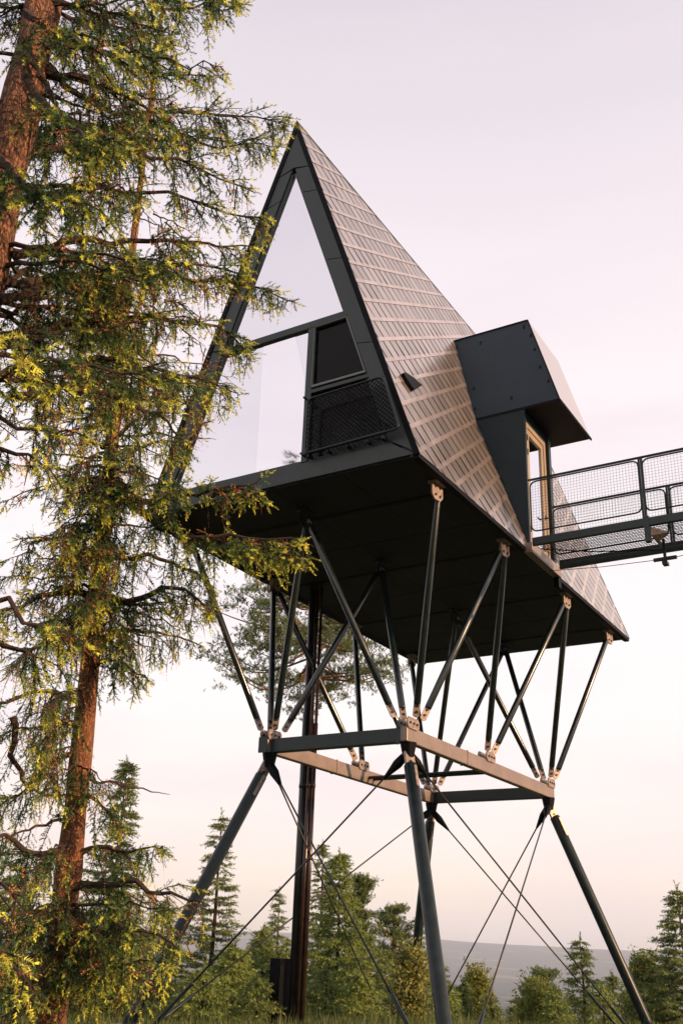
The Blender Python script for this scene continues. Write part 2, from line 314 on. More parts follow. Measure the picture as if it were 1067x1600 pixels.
# window: inner frame and mullions
YG = .07
wf = MB()
def bar2(mb, a, b, w=.075, y0=.02, y1=.11): mb.bar((a[0], (y0+y1)/2, F+a[1]), (b[0], (y0+y1)/2, F+b[1]), y1-y0, w, up=Vector((-(b[1]-a[1]), 0, b[0]-a[0])).normalized())
for sg in (1, -1): bar2(wf, (rake_pt(GB+.03, OFF+.03, sg), GB+.03), (rake_pt(7.27, OFF+.03, sg), 7.27), .06)
bar2(wf, (rake_pt(GB, OFF, -1), GB+.035), (rake_pt(GB, OFF, 1), GB+.035), .07, .024, .114)
wf.build('window_frame', M['frame'], cabin, bevel=.004)
bar2(h := MB(), (rake_pt(3.3, OFF, -1), 3.30), (rake_pt(3.3, OFF, 1), 3.30), .15, .005, .13); h.build('transom', M['frame'], cabin, bevel=.005)
bar2(h := MB(), (.665, GB+.03), (.665, 3.22), .14, .008, .127); h.build('mullion', M['frame'], cabin, bevel=.005)
def pane(pts, m, name='window_pane'):
    P = [(x, YG, F+z) for x, z in pts]; Q = [(x, YG+.02, F+z) for x, z in pts]
    return MB().solid(Q, P).build(name, m, cabin)
tag(pane([(rake_pt(3.37, OFF, -1), 3.37), (rake_pt(3.37, OFF, 1), 3.37), (0, 7.40)], M['mirror']), 'large triangular upper window pane mirroring the pale sky')
tag(pane([(rake_pt(GB+.06, OFF, -1), GB+.06), (.60, GB+.06), (.60, 3.23), (rake_pt(3.23, OFF, -1), 3.23)], M['mirror']), 'wide lower window pane mirroring the pale sky')
cp = [on_plane(u, v, (0, 1, 0), YG-.004) for u, v in ((412, 536), (461, 522), (476, 590), (472.5, 722), (400, 741))]  # brighter mirror patch added on the glass, imitating a pale hanging behind it
tag(MB().solid([p+Vector((0, .003, 0)) for p in cp][::-1], cp[::-1]).build('pale_pane_patch', M['mirror2'], cabin), 'paler mirror patch added over the lower left pane')
sash = tag(pane([(.735, 1.90), (rake_pt(1.90, OFF, 1), 1.90), (rake_pt(3.23, OFF, 1), 3.23), (.735, 3.23)], M['clear'], 'casement_pane'), 'dark clear casement pane above the mesh balustrade')
sf = MB(); x1, x2 = rake_pt(1.93, OFF+.02, 1), rake_pt(3.2, OFF+.02, 1)
bar2(sf, (.75, 1.9), (x1, 1.9), .045, -.01, .06); bar2(sf, (x1, 1.88), (x2, 3.2), .022, -.008, .058); bar2(sf, (.745, 1.92), (.745, 3.2), .012, -.006, .056); bar2(sf, (.75, 3.205), (x2, 3.215), .012, -.004, .054)
sf.build('sash_frame', M['sash'], sash)
bar2(h := MB(), (.74, 1.80), (rake_pt(1.8, OFF, 1), 1.80), .07, .0, .11); h.build('transom', M['frame'], cabin)
tag(pane([(.735, GB+.06), (rake_pt(GB+.06, OFF, 1), GB+.06), (rake_pt(1.77, OFF, 1), 1.77), (.735, 1.77)], M['clear']), 'dark clear lower pane behind the mesh balustrade')
# balustrade in front of the casement
def rounded(pts, r, n=5):
    out = []; K = len(pts)
    for i in range(K):
        p0, p, p1 = Vector(pts[i-1]), Vector(pts[i]), Vector(pts[(i+1) % K]); a = (p0-p).normalized(); b = (p1-p).normalized()
        for k in range(n+1):
            t = k/n; out.append((p+a*r)*(1-t)**2+p*2*t*(1-t)+(p+b*r)*t*t)
    return out
def clip_line(poly, p, d):
    # 2D line p + t d clipped to convex polygon
    ts = []
    for i in range(len(poly)):
        a = Vector(poly[i]); b = Vector(poly[(i+1) % len(poly)]); e = b-a; den = d.x*e.y-d.y*e.x
        if abs(den) < 1e-9: continue
        w = a-p; t = (w.x*e.y-w.y*e.x)/den; s_ = (w.x*d.y-w.y*d.x)/den
        if 0 <= s_ <= 1: ts.append(t)
    return (min(ts), max(ts)) if len(ts) >= 2 else None
YB = -.17
bc = [on_plane(u, v, (0, 1, 0), YB) for u, v in ((481, 624), (598, 588), (624, 669), (476, 709))]
poly = [(p.x, p.z) for p in bc]
bf = MB().tube(rounded(bc, .12), .022, 8, closed=True).build('balustrade', M['steel'], cabin, smooth=True)
tag(bf, 'small dark mesh balustrade with rounded corners')
ms = MB(); P2 = [Vector(p) for p in poly]; zlo = min(p.y for p in P2); zhi = max(p.y for p in P2); xlo = min(p.x for p in P2); xhi = max(p.x for p in P2)
sp = .062
for dd in (Vector((1, 1)).normalized(), Vector((1, -1)).normalized()):
    nn = Vector((-dd.y, dd.x)); k = -4
    while k < 4:
        r_ = clip_line(poly, Vector(((xlo+xhi)/2, (zlo+zhi)/2))+nn*k, dd); c0 = Vector(((xlo+xhi)/2, (zlo+zhi)/2))+nn*k
        if r_: a = c0+dd*r_[0]; b = c0+dd*r_[1]; ms.bar((a.x, YB, a.y), (b.x, YB, b.y), .006, .017, up=(nn.x, 0, nn.y))
        k += sp
ms.build('mesh_panel', M['rubber'], bf)
zl = .42; b2 = MB(); b2.bar((.72, YB+.02, F+zl), (2.42, YB+.02, F+zl+.05), .05, .04)
for q in (.85, 1.25, 1.65, 2.05, 2.35): b2.box((q-.02, YB+.021, F+zl-.055), (q+.02, .0, F+zl-.0)); b2.bar((q, YB+.03, F+zl-.06), (q, YB+.03, F+.66), .012, .012, up=(0, 1, 0))
for a in ((.70, .45), (.70, 1.6), (2.38, .66)): b2.bar((a[0], YB, F+a[1]), (a[0], 0, F+a[1]), .03, .03)
b2.build('bracket', M['steel'], bf)
# dark interior: knee wall
MB().box((-2.4, 4.4, F+.21), (1.6, 4.5, F+3.2)).build('partition', M['timber'], cabin)
# roof vent hood
def onroof(y, z, off): return Vector((roofx(F+z), y, F+z))+NR*off
vo = [on_plane(u, v, NR, KR+.07) for u, v in ((647.5, 609), (659.5, 602), (647, 590), (634, 581.5), (630, 582.5), (637, 594))]
vt = [p-NR*.08 for p in vo]
MB().solid(vt, vo).build('vent_hood', M['rubber'], cabin)
# ---- entrance porch and canopy on the right slope
def porch():
    cz0, cz1 = F+3.37, F+6.46
    yb0, yb1, yt0, yt1 = 5.0, 7.05, 6.19, 8.25
    xo_b, xo_t = 3.78, 2.70
    i = -.06
    bn = [(roofx(cz0)+i, yb0, cz0), (xo_b, yb0, cz0), (xo_b, yb1, cz0), (roofx(cz0)+i, yb1, cz0)]
    tp = [(roofx(cz1)+i, yt0, cz1), (xo_t, yt0, cz1), (xo_t, yt1, cz1), (roofx(cz1)+i, yt1, cz1)]
    cn = MB().solid(bn, tp).build('porch_canopy', M['canopy'], cabin, bevel=.012)
    tag(cn, 'slanting blue-black sheet metal canopy over the side door')
    MB().solid([(roofx(cz0)+.05, yb0+.05, cz0-.012), (xo_b-.05, yb0+.05, cz0-.012), (xo_b-.05, yb1-.05, cz0-.012), (roofx(cz0)+.05, yb1-.05, cz0-.012)], [(roofx(cz0)+.05, yb0+.05, cz0-.003), (xo_b-.05, yb0+.05, cz0-.003), (xo_b-.05, yb1-.05, cz0-.003), (roofx(cz0)+.05, yb1-.05, cz0-.003)]).build('soffit_shade_sheet', M['rubber'], cn)  # black sheet added to keep the underside dark, shade put into its colour
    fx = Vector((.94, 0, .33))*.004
    MB().solid([Vector(q)+fx for q in (bn[1], bn[2], tp[2], tp[1])], [Vector(q)+fx*3 for q in (bn[1], bn[2], tp[2], tp[1])]).build('outer_sheen', M['sheen'], cn)  # pale metal layer added: grazing sky reflection put into the face colour
    e = MB()
    e.bar((roofx(cz0)-.02, yb0-.012, cz0-.01), (xo_b+.01, yb0-.012, cz0-.01), .03, .06); e.bar((xo_b+.012, yb0, cz0-.012), (xo_b+.012, yb1, cz0-.012), .03, .055)
    e.bar((xo_b+.008, yb0-.008, cz0), (xo_t+.008, yt0-.008, cz1), .03, .03, up=(0, 1, 0))
    e.bar((roofx(cz1)-.02, yt0-.008, cz1+.006), (xo_t, yt0-.008, cz1+.006), .03, .02)
    e.build('edge_flashing', M['rubber'], cn)
    # clip marks along the edges of the near face
    A = Vector(bn[0]); B = Vector(bn[1]); C = Vector(tp[1]); D = Vector(tp[0])
    nn = (B-A).cross(D-A).normalized(); nn = nn if nn.y < 0 else -nn
    for s_, t_, L_ in ((.93, .93, .16), (.35, .88, .14), (.97, .80, .12), (.03, .90, .14), (.95, .62, .10), (.93, .40, .10), (.96, .22, .10), (.5, .14, .12), (.10, .35, .10), (.05, .12, .1)):
        p = (A*(1-s_)+B*s_)*(1-t_)+(D*(1-s_)+C*s_)*t_+nn*.003; k = MB(); u = ((D-A).normalized()*.8+(B-A).normalized()*.25).normalized(); w = nn.cross(u)
        k.solid([p-u*L_*.5-w*.02, p+u*L_*.5-w*.028, p+u*L_*.4+w*.028, p-u*L_*.4+w*.02], [p-u*L_*.5-w*.02+nn*.006, p+u*L_*.5-w*.028+nn*.006, p+u*L_*.4+w*.028+nn*.006, p-u*L_*.4+w*.02+nn*.006]); k.build('clip', M['rubber'], cn)
    # near and far side walls
    z0 = F+.02; xw = 2.985
    for y0, y1, xx in ((4.98, 5.06, xw), (6.28, 6.42, xw+.05)):
        p = [(roofx(z0)-.05, z0), (xx, z0), (xx, cz0-.03), (roofx(cz0)-.05, cz0-.03)]
        MB().solid([(a, y1, b) for a, b in p], [(a, y0, b) for a, b in p]).build('porch_wall', M['canopy'], cabin, bevel=.005)
    dm = MB(); xd = 2.93
    def fr(y0, y1, z0_, z1_): dm.box((xd-.05, y0, z0_), (xd+.03, y1, z1_))
    fr(5.07, 5.17, F+.10, F+3.1); fr(6.16, 6.27, F+.10, F+3.1); fr(5.17, 6.16, F+2.98, F+3.1)
    dfr = dm.build('door_frame', M['door'], cabin, bevel=.004)
    xd2 = 2.90; lf = MB()
    for a in ((5.18, 5.29, F+.12, F+2.97), (6.02, 6.15, F+.12, F+2.97), (5.29, 6.02, F+2.84, F+2.97), (5.29, 6.02, F+.12, F+.34)): lf.box((xd2-.03, a[0], a[2]), (xd2+.045, a[1], a[3]))
    dr = lf.build('door', M['door'], cabin, bevel=.004)
    MB().box((xd2-.005, 5.285, F+.335), (xd2+.012, 6.025, F+2.845)).build('door_glass', M['mirror'], dr)
    MB().bar((xd2+.045, 6.08, F+1.16), (xd2+.11, 6.08, F+1.16), .03, .03).bar((xd2+.10, 6.10, F+1.16), (xd2+.10, 5.95, F+1.16), .02, .025).build('handle', M['bolt'], dr)
    for z in (.5, 2.3, 2.65): MB().box((xd+.031, 5.13, F+z), (xd+.045, 5.155, F+z+.14)).build('hinge', M['bolt'], dr)
    MB().box((2.85, 5.07, F+3.11), (xw-.02, 6.27, F+3.33)).build('door_header', M['canopy'], cabin)
    MB().box((2.96, 4.72, F-.13), (3.13, 6.42, F+.09)).build('threshold', M['beam'], cabin, bevel=.006)
    MB().box((2.99, 6.30, F-.36), (3.10, 6.46, F-.135)).build('bracket', M['rubber'], cabin)
    return cn
porch()
# ---- steel structure
ZR = F-.1775; YT = (1.1129, 4.1342, 7.7131, 10.7949); XR = 2.7688; ZF = F-4.1162; XF = 1.4902; YA, YM, YC = 2.5556, 5.9862, 9.4476
Rn = [Vector((XR, y, ZR)) for y in YT]; Ln = [Vector((-XR, y, ZR)) for y in YT]; Mn = [Vector((0, y, ZR)) for y in YT]
Fn = dict(A=Vector((-XF, YA, ZF)), B=Vector((XF, YA, ZF)), C=Vector((XF, YC, ZF)), D=Vector((-XF, YC, ZF)), Rm=Vector((XF, YM, ZF)), Lm=Vector((-XF, YM, ZF)))
def plate(mb, c, t, nrm, L, Wd, th, bolts, m=0, bm=1):
    """flat plate centred c, long axis t, normal nrm, with bolt heads on both faces"""
    t = t.normalized(); nrm = (nrm-t*nrm.dot(t)).normalized(); s_ = t.cross(nrm)
    ch = min(L, Wd)*.25
    o = [t*(L/2-ch)+s_*Wd/2, t*L/2+s_*(Wd/2-ch), t*L/2-s_*(Wd/2-ch), t*(L/2-ch)-s_*Wd/2, -t*(L/2-ch)-s_*Wd/2, -t*L/2-s_*(Wd/2-ch), -t*L/2+s_*(Wd/2-ch), -t*(L/2-ch)+s_*Wd/2]
    mb.solid([c+x-nrm*th/2 for x in o], [c+x+nrm*th/2 for x in o], m)
    for a, b in bolts:
        p = c+t*a+s_*b; mb.tube([p-nrm*(th/2+.02), p+nrm*(th/2+.02)], .024, 6, bm)
def strut(p, q, r=.064):
    """p top node, q frame node"""
    p = Vector(p); q = Vector(q); t = (q-p).normalized()
    a = p+t*.16; b = q-t*.36
    o = MB().tube([a, a+t*.03, b-t*.03, b], [r*.8, r, r, r*.8], 18).build('strut', M['strut'], cabin, smooth=True)
    nx = Vector((.75, -.66, 0))
    e = MB(); plate(e, b+t*.09, t, nx, .30, .12, .03, ((.05, 0), (-.06, 0))); e.build('end_plate', [M['galv'], M['bolt']], o)
    e = MB(); plate(e, a-t*.02, t, nx, .20, .10, .03, ((0, 0),)); e.build('end_plate', [M['galv'], M['bolt']], o)
    return o
def nodeoff(n, dy, dx=0): return Vector((n.x+dx, n.y+dy, n.z+.20))
pairs = [('B', Rn[0], .02, .12), ('B', Rn[1], .20, .12), ('B', Mn[0], -.12, -.16), ('B', Mn[1], .0, -.08),
         ('A', Ln[0], -.05, -.14), ('A', Ln[1], .12, -.1), ('A', Mn[0], .0, .06), ('A', Mn[1], .12, .14),
         ('Rm', Rn[1], -.08, .04), ('Rm', Rn[2], .12, .04), ('Lm', Ln[1], -.10, 0), ('Lm', Ln[2], .08, 0),
         ('C', Rn[2], -.10, .10), ('C', Rn[3], .08, .10), ('C', Mn[2], -.14, -.12), ('C', Mn[3], .0, -.06),
         ('D', Ln[2], -.08, -.10), ('D', Ln[3], .06, -.10), ('D', Mn[2], -.02, .06), ('D', Mn[3], .08, .12)]
for fn, tn, dy, dx in pairs:
    off = .07 if tn.y < Fn[fn].y else -.07
    strut((tn.x, tn.y+(-.05 if Fn[fn].y < tn.y else .05), tn.z+.02), nodeoff(Fn[fn], dy, dx))
for i, nset in enumerate((Rn, Ln, Mn)):
    for p in nset:
        g = MB(); c = Vector((p.x, p.y, p.z-.02)); plate(g, c, Vector((0, 0, 1)), Vector((1, -.12, 0)), .36, .34, .035, ((.07, .07), (.07, -.07), (-.09, .07), (-.09, -.07)))
        g.box((c.x-.10, c.y-.17, F-.075), (c.x+.10, c.y+.17, F-.034), 0)
        g.build('gusset_plate', [M['galv'] if nset is not Mn else M['steel'], M['bolt']], cabin)
for k, f in Fn.items():
    for dx in (-.09, .09):
        g = MB(); plate(g, f+Vector((dx, 0, .20)), Vector((0, 1, 0)), Vector((1, 0, 0)), .44, .20, .025, ((-.13, 0), (0, 0), (.13, 0)))
        g.build('node_bracket', [M['galv'], M['bolt']], cabin)
BH = .27
for sg in (1, -1):
    bmb = MB(); x = XF*sg
    bmb.box((x-.075, YA-.19, ZF-BH/2), (x+.075, YC+.22, ZF+BH/2)); bb = bmb.build('long_beam', M['beam'], cabin, bevel=.015)
    MB().box((x-.085, YM-1.1, ZF-BH/2-.01), (x+.085, YM-1.08, ZF+BH/2+.01)).build('splice', M['galv'], bb)
for y in (YA-.02, YC+.05):
    MB().box((-XF+.08, y-.08, ZF-.13), (XF-.08, y+.08, ZF+.13)).build('cross_beam', M['cbeam'], cabin, bevel=.012)
MB().box((-XF-.12, YA-.225, ZF-.145), (-XF+.079, YA-.195, ZF+.145)).box((XF-.13, YA-.225, ZF-.19), (XF-.08, YA-.195, ZF+.22)).build('end_plate', M['cbeam'], cabin)
for dy in (-.10, .12):
    MB().tube([(-XF+.08, YM+.35+dy, ZF-.02), (XF-.08, YM+.35+dy, ZF-.02)], .035, 8).build('tie_rod', M['steel'], cabin, smooth=True)
# legs
foot = dict(A=Vector((-2.974, 1.02, 0)), B=Vector((2.974, 1.02, 0)), C=Vector((2.974, 11.153, 0)), D=Vector((-2.974, 11.153, 0)))
for k, f in foot.items():
    f.z = gz1(f.x, f.y); tpn = Fn[k]+Vector((0, 0, -.25)); t = (f-tpn).normalized(); a = tpn+t*.30
    lg = MB().tube([a, a+t*.04, f-t*.3, f], [.085, .114, .114, .114], 24).build('leg', M['steel'], cabin, smooth=True)
    e = MB(); 
    for nn_ in (Vector((.9, -.45, 0)),):
        plate(e, tpn+t*.12+nn_*.0, t, nn_, .50, .20, .05, ((.14, .0), (.0, .0), (-.14, .0)))
    s_ = t.cross(Vector((.9, -.45, 0))).normalized()
    e.build('leg_bracket', [M['galv'], M['bolt']], lg); e = MB(); plate(e, a+t*.25+Vector((.12, -.06, 0)), t, Vector((.9, -.45, 0)), .42, .05, .03, ())
    e.build('leg_bracket', [M['galv'], M['bolt']], lg)
    MB().tube([(tpn.x, tpn.y, tpn.z+.12), (tpn.x, tpn.y, tpn.z-.14)], [.15, .10], 10).build('node_block', M['rubber'], cabin)
    MB().tube([(f.x, f.y, f.z-.4), (f.x, f.y, f.z+.06)], [.32, .28], 20).build('footing', M['concrete'], cabin)
# cross cables
cab = [('A', (2.54, 1.02)), ('B', (-2.44, 1.02)), ('A', (-2.97, 9.96)), ('D', (-2.97, 1.75)), ('B', (2.97, 9.67)), ('C', (2.97, 1.83)), ('D', (2.28, 11.15)), ('C', (-2.36, 11.15))]
for k, (gx_, gy_) in cab:
    g = Vector((gx_, gy_, gz1(gx_, gy_)+.05)); tpn = Fn[k]+Vector((0, 0, -.30)); t = (g-tpn).normalized(); a = tpn+t*.10
    cb = MB().tube([a+t*.3, g-t*.9], .0165, 8).build('brace_cable', M['rope'], cabin, smooth=True)
    MB().tube([a, a+t*.18, a+t*.42, a+t*.52], [.075, .085, .04, .022], 10).build('socket', M['rubber'], cb, smooth=True)
    MB().tube([g-t*.95, g-t*.9, g-t*.3, g], [.022, .032, .032, .022], 8).build('turnbuckle', M['steel'], cb, smooth=True)
# service shaft
sp_ = Vector((-2.289, 4.973, 0))
for dx, dy, r, zb in ((0, 0, .078, 0), (.150, -.03, .042, 0), (.245, .0, .034, 0)):
    o = MB().tube([(sp_.x+dx, sp_.y+dy, -.2), (sp_.x+dx, sp_.y+dy, F-.032)], r, 18).build('service_pipe', M['shaft'] if dx == 0 else M['shaft2'], cabin, smooth=True)
    MB().tube([(sp_.x+dx, sp_.y+dy, -.15), (sp_.x+dx, sp_.y+dy, F-2.9-dx)], r+.012, 18).tube([(sp_.x+dx, sp_.y+dy, F-4.5), (sp_.x+dx, sp_.y+dy, F-4.42)], r+.02, 18).build('pipe_sleeve', M['shaft'] if dx == 0 else M['shaft2'], o, smooth=True)
MB().tube([(sp_.x, sp_.y, F-3.95), (sp_.x, sp_.y, F-3.83)], .105, 18).build('pipe_clamp', M['galv'], cabin, smooth=True)
MB().box((sp_.x-.42, sp_.y-.25, -.1), (sp_.x-.16, sp_.y+.15, 1.15)).build('junction_box', M['rubber'], cabin, bevel=.01)
# small white cone inside the dark casement
tag(MB().tube([(.93, .55, F+.205), (.93, .55, F+.22), (.93, .55, F+1.15), (.93, .55, F+1.25)], [.12, .12, .02, .012], 14).build('white_cone', M['white'], smooth=True), 'narrow white cone standing inside the cabin behind the mesh balustrade', 'ornament')
# ------------------------------------------------------------------ footbridge
Y0, Y1 = 4.5, 5.9; X0, X1 = 3.18, 12.0
bridge = thing('footbridge', (X0, 5.2, F), 'steel footbridge with mesh railings leading to the cabin side door', 'bridge')
MB().box((X0+.05, Y0-.04, F-.10), (X1, Y0+.04, F+.065)).build('side_beam', M['cbeam'], bridge, bevel=.008)
MB().box((X0+.10, Y1-.04, F-.13), (X1, Y1+.04, F+.05)).build('side_beam', M['cbeam'], bridge, bevel=.008)
g = MB(); x = X0+.15
while x < X1: g.box((x-.0025, Y0+.041, F-.040), (x+.0025, Y1-.041, F-.030)); x += .055
for k in range(1, 18): yy = Y0+.04+(Y1-Y0-.08)*k/18; g.box((X0+.1, yy-.0025, F-.0405), (X1, yy+.0025, F-.0295))
g.build('deck', M['rubber'], bridge)
for xx in (5.48, 7.82, 10.16): MB().box((xx-.03, Y0+.042, F-.10), (xx+.03, Y1-.042, F-.055)).build('cross_member', M['beam'], bridge)
def railing(y, xs, ztop, zfb, post):
    rl = MB().tube([(X0, y, F+ztop), (X1, y, F+ztop)], .026, 8).build('handrail', M['steel'], bridge, smooth=True)
    for a, b in zip(xs, xs[1:]):
        c = [(a+.04, y, F+zfb), (b-.04, y, F+zfb), (b-.04, y, F+ztop-.05), (a+.04, y, F+ztop-.05)]
        pf = MB().tube(rounded(c, .14), .017, 8, closed=True).build('railing_panel', M['steel'], bridge, smooth=True)
        w = MB(); x = a+.09
        while x < b-.06: w.box((x-.0017, y-.002, F+zfb+.01), (x+.0017, y+.002, F+ztop-.06)); x += .062
        z = zfb+.06
        while z < ztop-.07: w.box((a+.045, y-.0045, F+z-.0017), (b-.045, y-.0021, F+z+.0017)); z += .062
        w.build('wire_mesh', M['rubber'], pf)
    for a in xs[1:]:
        for d in post: MB().box((a+d-.018, y-.03, F-.12), (a+d+.018, y+.03, F+ztop)).build('post', M['steel'], bridge)
railing(Y0, [X0, 5.48, 7.82, 10.16, 12.0], 1.36, .21, (-.02, .03))
railing(Y1, [3.15, 5.62, 7.96, 10.3, 12.0], 1.31, .21, (0, .05))
MB().box((5.46, Y0-.05, F-.42), (5.56, Y0+.05, F+.10)).build('hanger_post', M['cbeam'], bridge)
MB().solid([(5.56, Y0+.05, F-.10), (5.80, Y0+.45, F-.10), (5.58, Y0+.45, F-.27), (5.56, Y0+.05, F-.27)], [(5.56, Y0+.06, F-.10), (5.80, Y0+.46, F-.10), (5.58, Y0+.46, F-.27), (5.56, Y0+.06, F-.27)]).build('gusset_plate', M['galv'], bridge)
hp = MB().bar((5.62, 5.2, F-.12), (5.62, 5.2, F-.66), .05, .05, up=(0, 1, 0)).box((5.40, 5.17, F-.56), (5.84, 5.23, F-.50)).box((5.57, 5.12, F-.66), (5.67, 5.28, F-.60)).build('hanger_post', M['steel'], bridge)
MB().tube([(3.05, 5.9, F-.13), (4.3, 5.5, F-.38), (5.45, 5.2, F-.53)], .007, 6).build('stay_cable', M['rope'], bridge)
MB().tube([(5.8, 5.2, F-.53), (9, 5.2, F-.28), (12, 5.2, F-.2)], .007, 6).build('stay_cable', M['rope'], bridge)
MB().tube([(3.35, 4.62, F-.14), (4.2, 5.2, F-.14), (5.5, 5.8, F-.11)], .012, 6).build('power_cable', M['rubber'], bridge)

# ------------------------------------------------------------------ vegetation
UP = np.array([0., 0., 1.])
def nrm(a): return a/np.maximum(np.linalg.norm(a, axis=-1, keepdims=True), 1e-9)
class Leaves:
    """collects needle / leaf triangles with a tint each, as numpy blocks"""
    def __init__(s): s.V = []; s.C = []
    def needles(s, P, D, L, R_, n, col, w=.0045, r0=.35):
        """n needles round each shoot: P base (N,3) D dir (N,3) L length, R_ needle length, col (N,3)"""
        P, D = np.asarray(P, float), nrm(np.asarray(D, float)); Nn = len(P)
        if not Nn: return
        L = np.broadcast_to(np.asarray(L, float), (Nn,)); R_ = np.broadcast_to(np.asarray(R_, float), (Nn,)); col = np.broadcast_to(np.asarray(col, float), (Nn, 3))
        a = nrm(np.cross(D, UP+rng.normal(0, .3, (Nn, 3)))); b = np.cross(D, a)
        t = (np.arange(n)+rng.random((Nn, n)))/n; ph = rng.random((Nn, n))*2*pi
        rad = a[:, None]*np.cos(ph)[..., None]+b[:, None]*np.sin(ph)[..., None]
        base = P[:, None]+D[:, None]*(t*L[:, None])[..., None]
        nd = nrm(D[:, None]*(.40+.9*t[..., None]**3)+rad*.95); ln = (R_[:, None]*(1-.25*t)*(.8+.4*rng.random((Nn, n))))[..., None]
        sd_ = nrm(np.cross(nd, D[:, None]+rng.normal(0, .4, (Nn, n, 3))))*w/2
        tri = np.stack([base-sd_, base+sd_, base+nd*ln], 2)
        cc = col[:, None]*(.8+.4*rng.random((Nn, n, 1))); s.V.append(tri.reshape(-1, 3)); s.C.append(np.repeat(cc.reshape(-1, 3), 3, 0))
    def leaves(s, P, size, col, flat=.5):
        P = np.asarray(P, float); Nn = len(P)
        if not Nn: return
        n_ = nrm(rng.normal(0, 1, (Nn, 3))+UP*flat); a = nrm(np.cross(n_, rng.normal(0, 1, (Nn, 3)))); b = np.cross(n_, a)
        sz = (np.asarray(size)*(.6+.8*rng.random(Nn)))[:, None]
        q = np.stack([P-a*sz, P-b*sz*.55, P+a*sz, P-a*sz, P+a*sz, P+b*sz*.55], 1)
        cc = np.broadcast_to(np.asarray(col, float), (Nn, 3))*(.75+.5*rng.random((Nn, 1))); s.V.append(q.reshape(-1, 3)); s.C.append(np.repeat(cc, 6, 0))
    def build(s, name, m, parent=None):
        V = np.concatenate(s.V).astype(np.float32); C_ = np.concatenate(s.C).astype(np.float32); n = len(V)
        me = bpy.data.meshes.new(name); me.vertices.add(n); me.vertices.foreach_set('co', V.ravel()); me.loops.add(n); me.loops.foreach_set('vertex_index', np.arange(n, dtype=np.int32))
        me.polygons.add(n//3); me.polygons.foreach_set('loop_start', np.arange(0, n, 3, dtype=np.int32)); me.update(calc_edges=True)
        at = me.color_attributes.new('tint', 'FLOAT_COLOR', 'POINT'); at.data.foreach_set('color', np.concatenate([C_, np.ones((n, 1), np.float32)], 1).ravel())
        me.materials.append(m); o = bpy.data.objects.new(name, me); COL.objects.link(o)
        if parent is not None: adopt(o, parent)
        return o
FOL = foliage_mat('needles'); LEAF = foliage_mat('leaves', .5)
BARKS = bark_mat('spruce_bark', (.04, .020, .013), (.46, .21, .11), 13, .35); BARKT = bark_mat('twig_bark', (.03, .018, .012), (.13, .075, .045), 30, .5); BARKP = bark_mat('pine_bark', (.10, .04, .02), (.42, .18, .08), 12, .4)
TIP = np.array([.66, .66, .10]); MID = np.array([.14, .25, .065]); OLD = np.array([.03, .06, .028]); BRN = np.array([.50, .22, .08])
# outline of the near crowns: nothing grows beyond it
OUT = np.array([(-400, 330), (0, 385), (55, 330), (95, 345), (130, 435), (185, 462), (235, 440), (300, 398), (350, 432), (400, 400), (425, 392), (470, 466), (515, 432), (580, 380), (620, 372), (690, 312), (735, 408), (790, 475), (880, 490), (905, 350), (960, 345), (1010, 318), (1060, 245), (1110, 190), (1150, 165), (1200, 190), (1260, 210), (1320, 262), (1385, 330), (1450, 318), (1500, 285), (1560, 235), (1620, 230), (2200, 230)], float)
def allowed(p, slack=0):
    u, v = project(p)
    if u < -150: return False
    return u < np.interp(v, OUT[:, 0], OUT[:, 1])+slack
def smooth_path(pts, n=14):
    P = np.array([list(p) for p in pts], float)
    if len(P) == 2: P = np.array([P[0], (P[0]+P[1])/2, P[1]])
    k = len(P); out = []
    for i in np.linspace(0, k-1, n):
        a = min(int(i), k-2); f = i-a; p0, p1, p2, p3 = P[max(a-1, 0)], P[a], P[a+1], P[min(a+2, k-1)]
        out.append(.5*((2*p1)+(-p0+p2)*f+(2*p0-5*p1+4*p2-p3)*f*f+(-p0+3*p1-3*p2+p3)*f**3))
    return np.array(out)
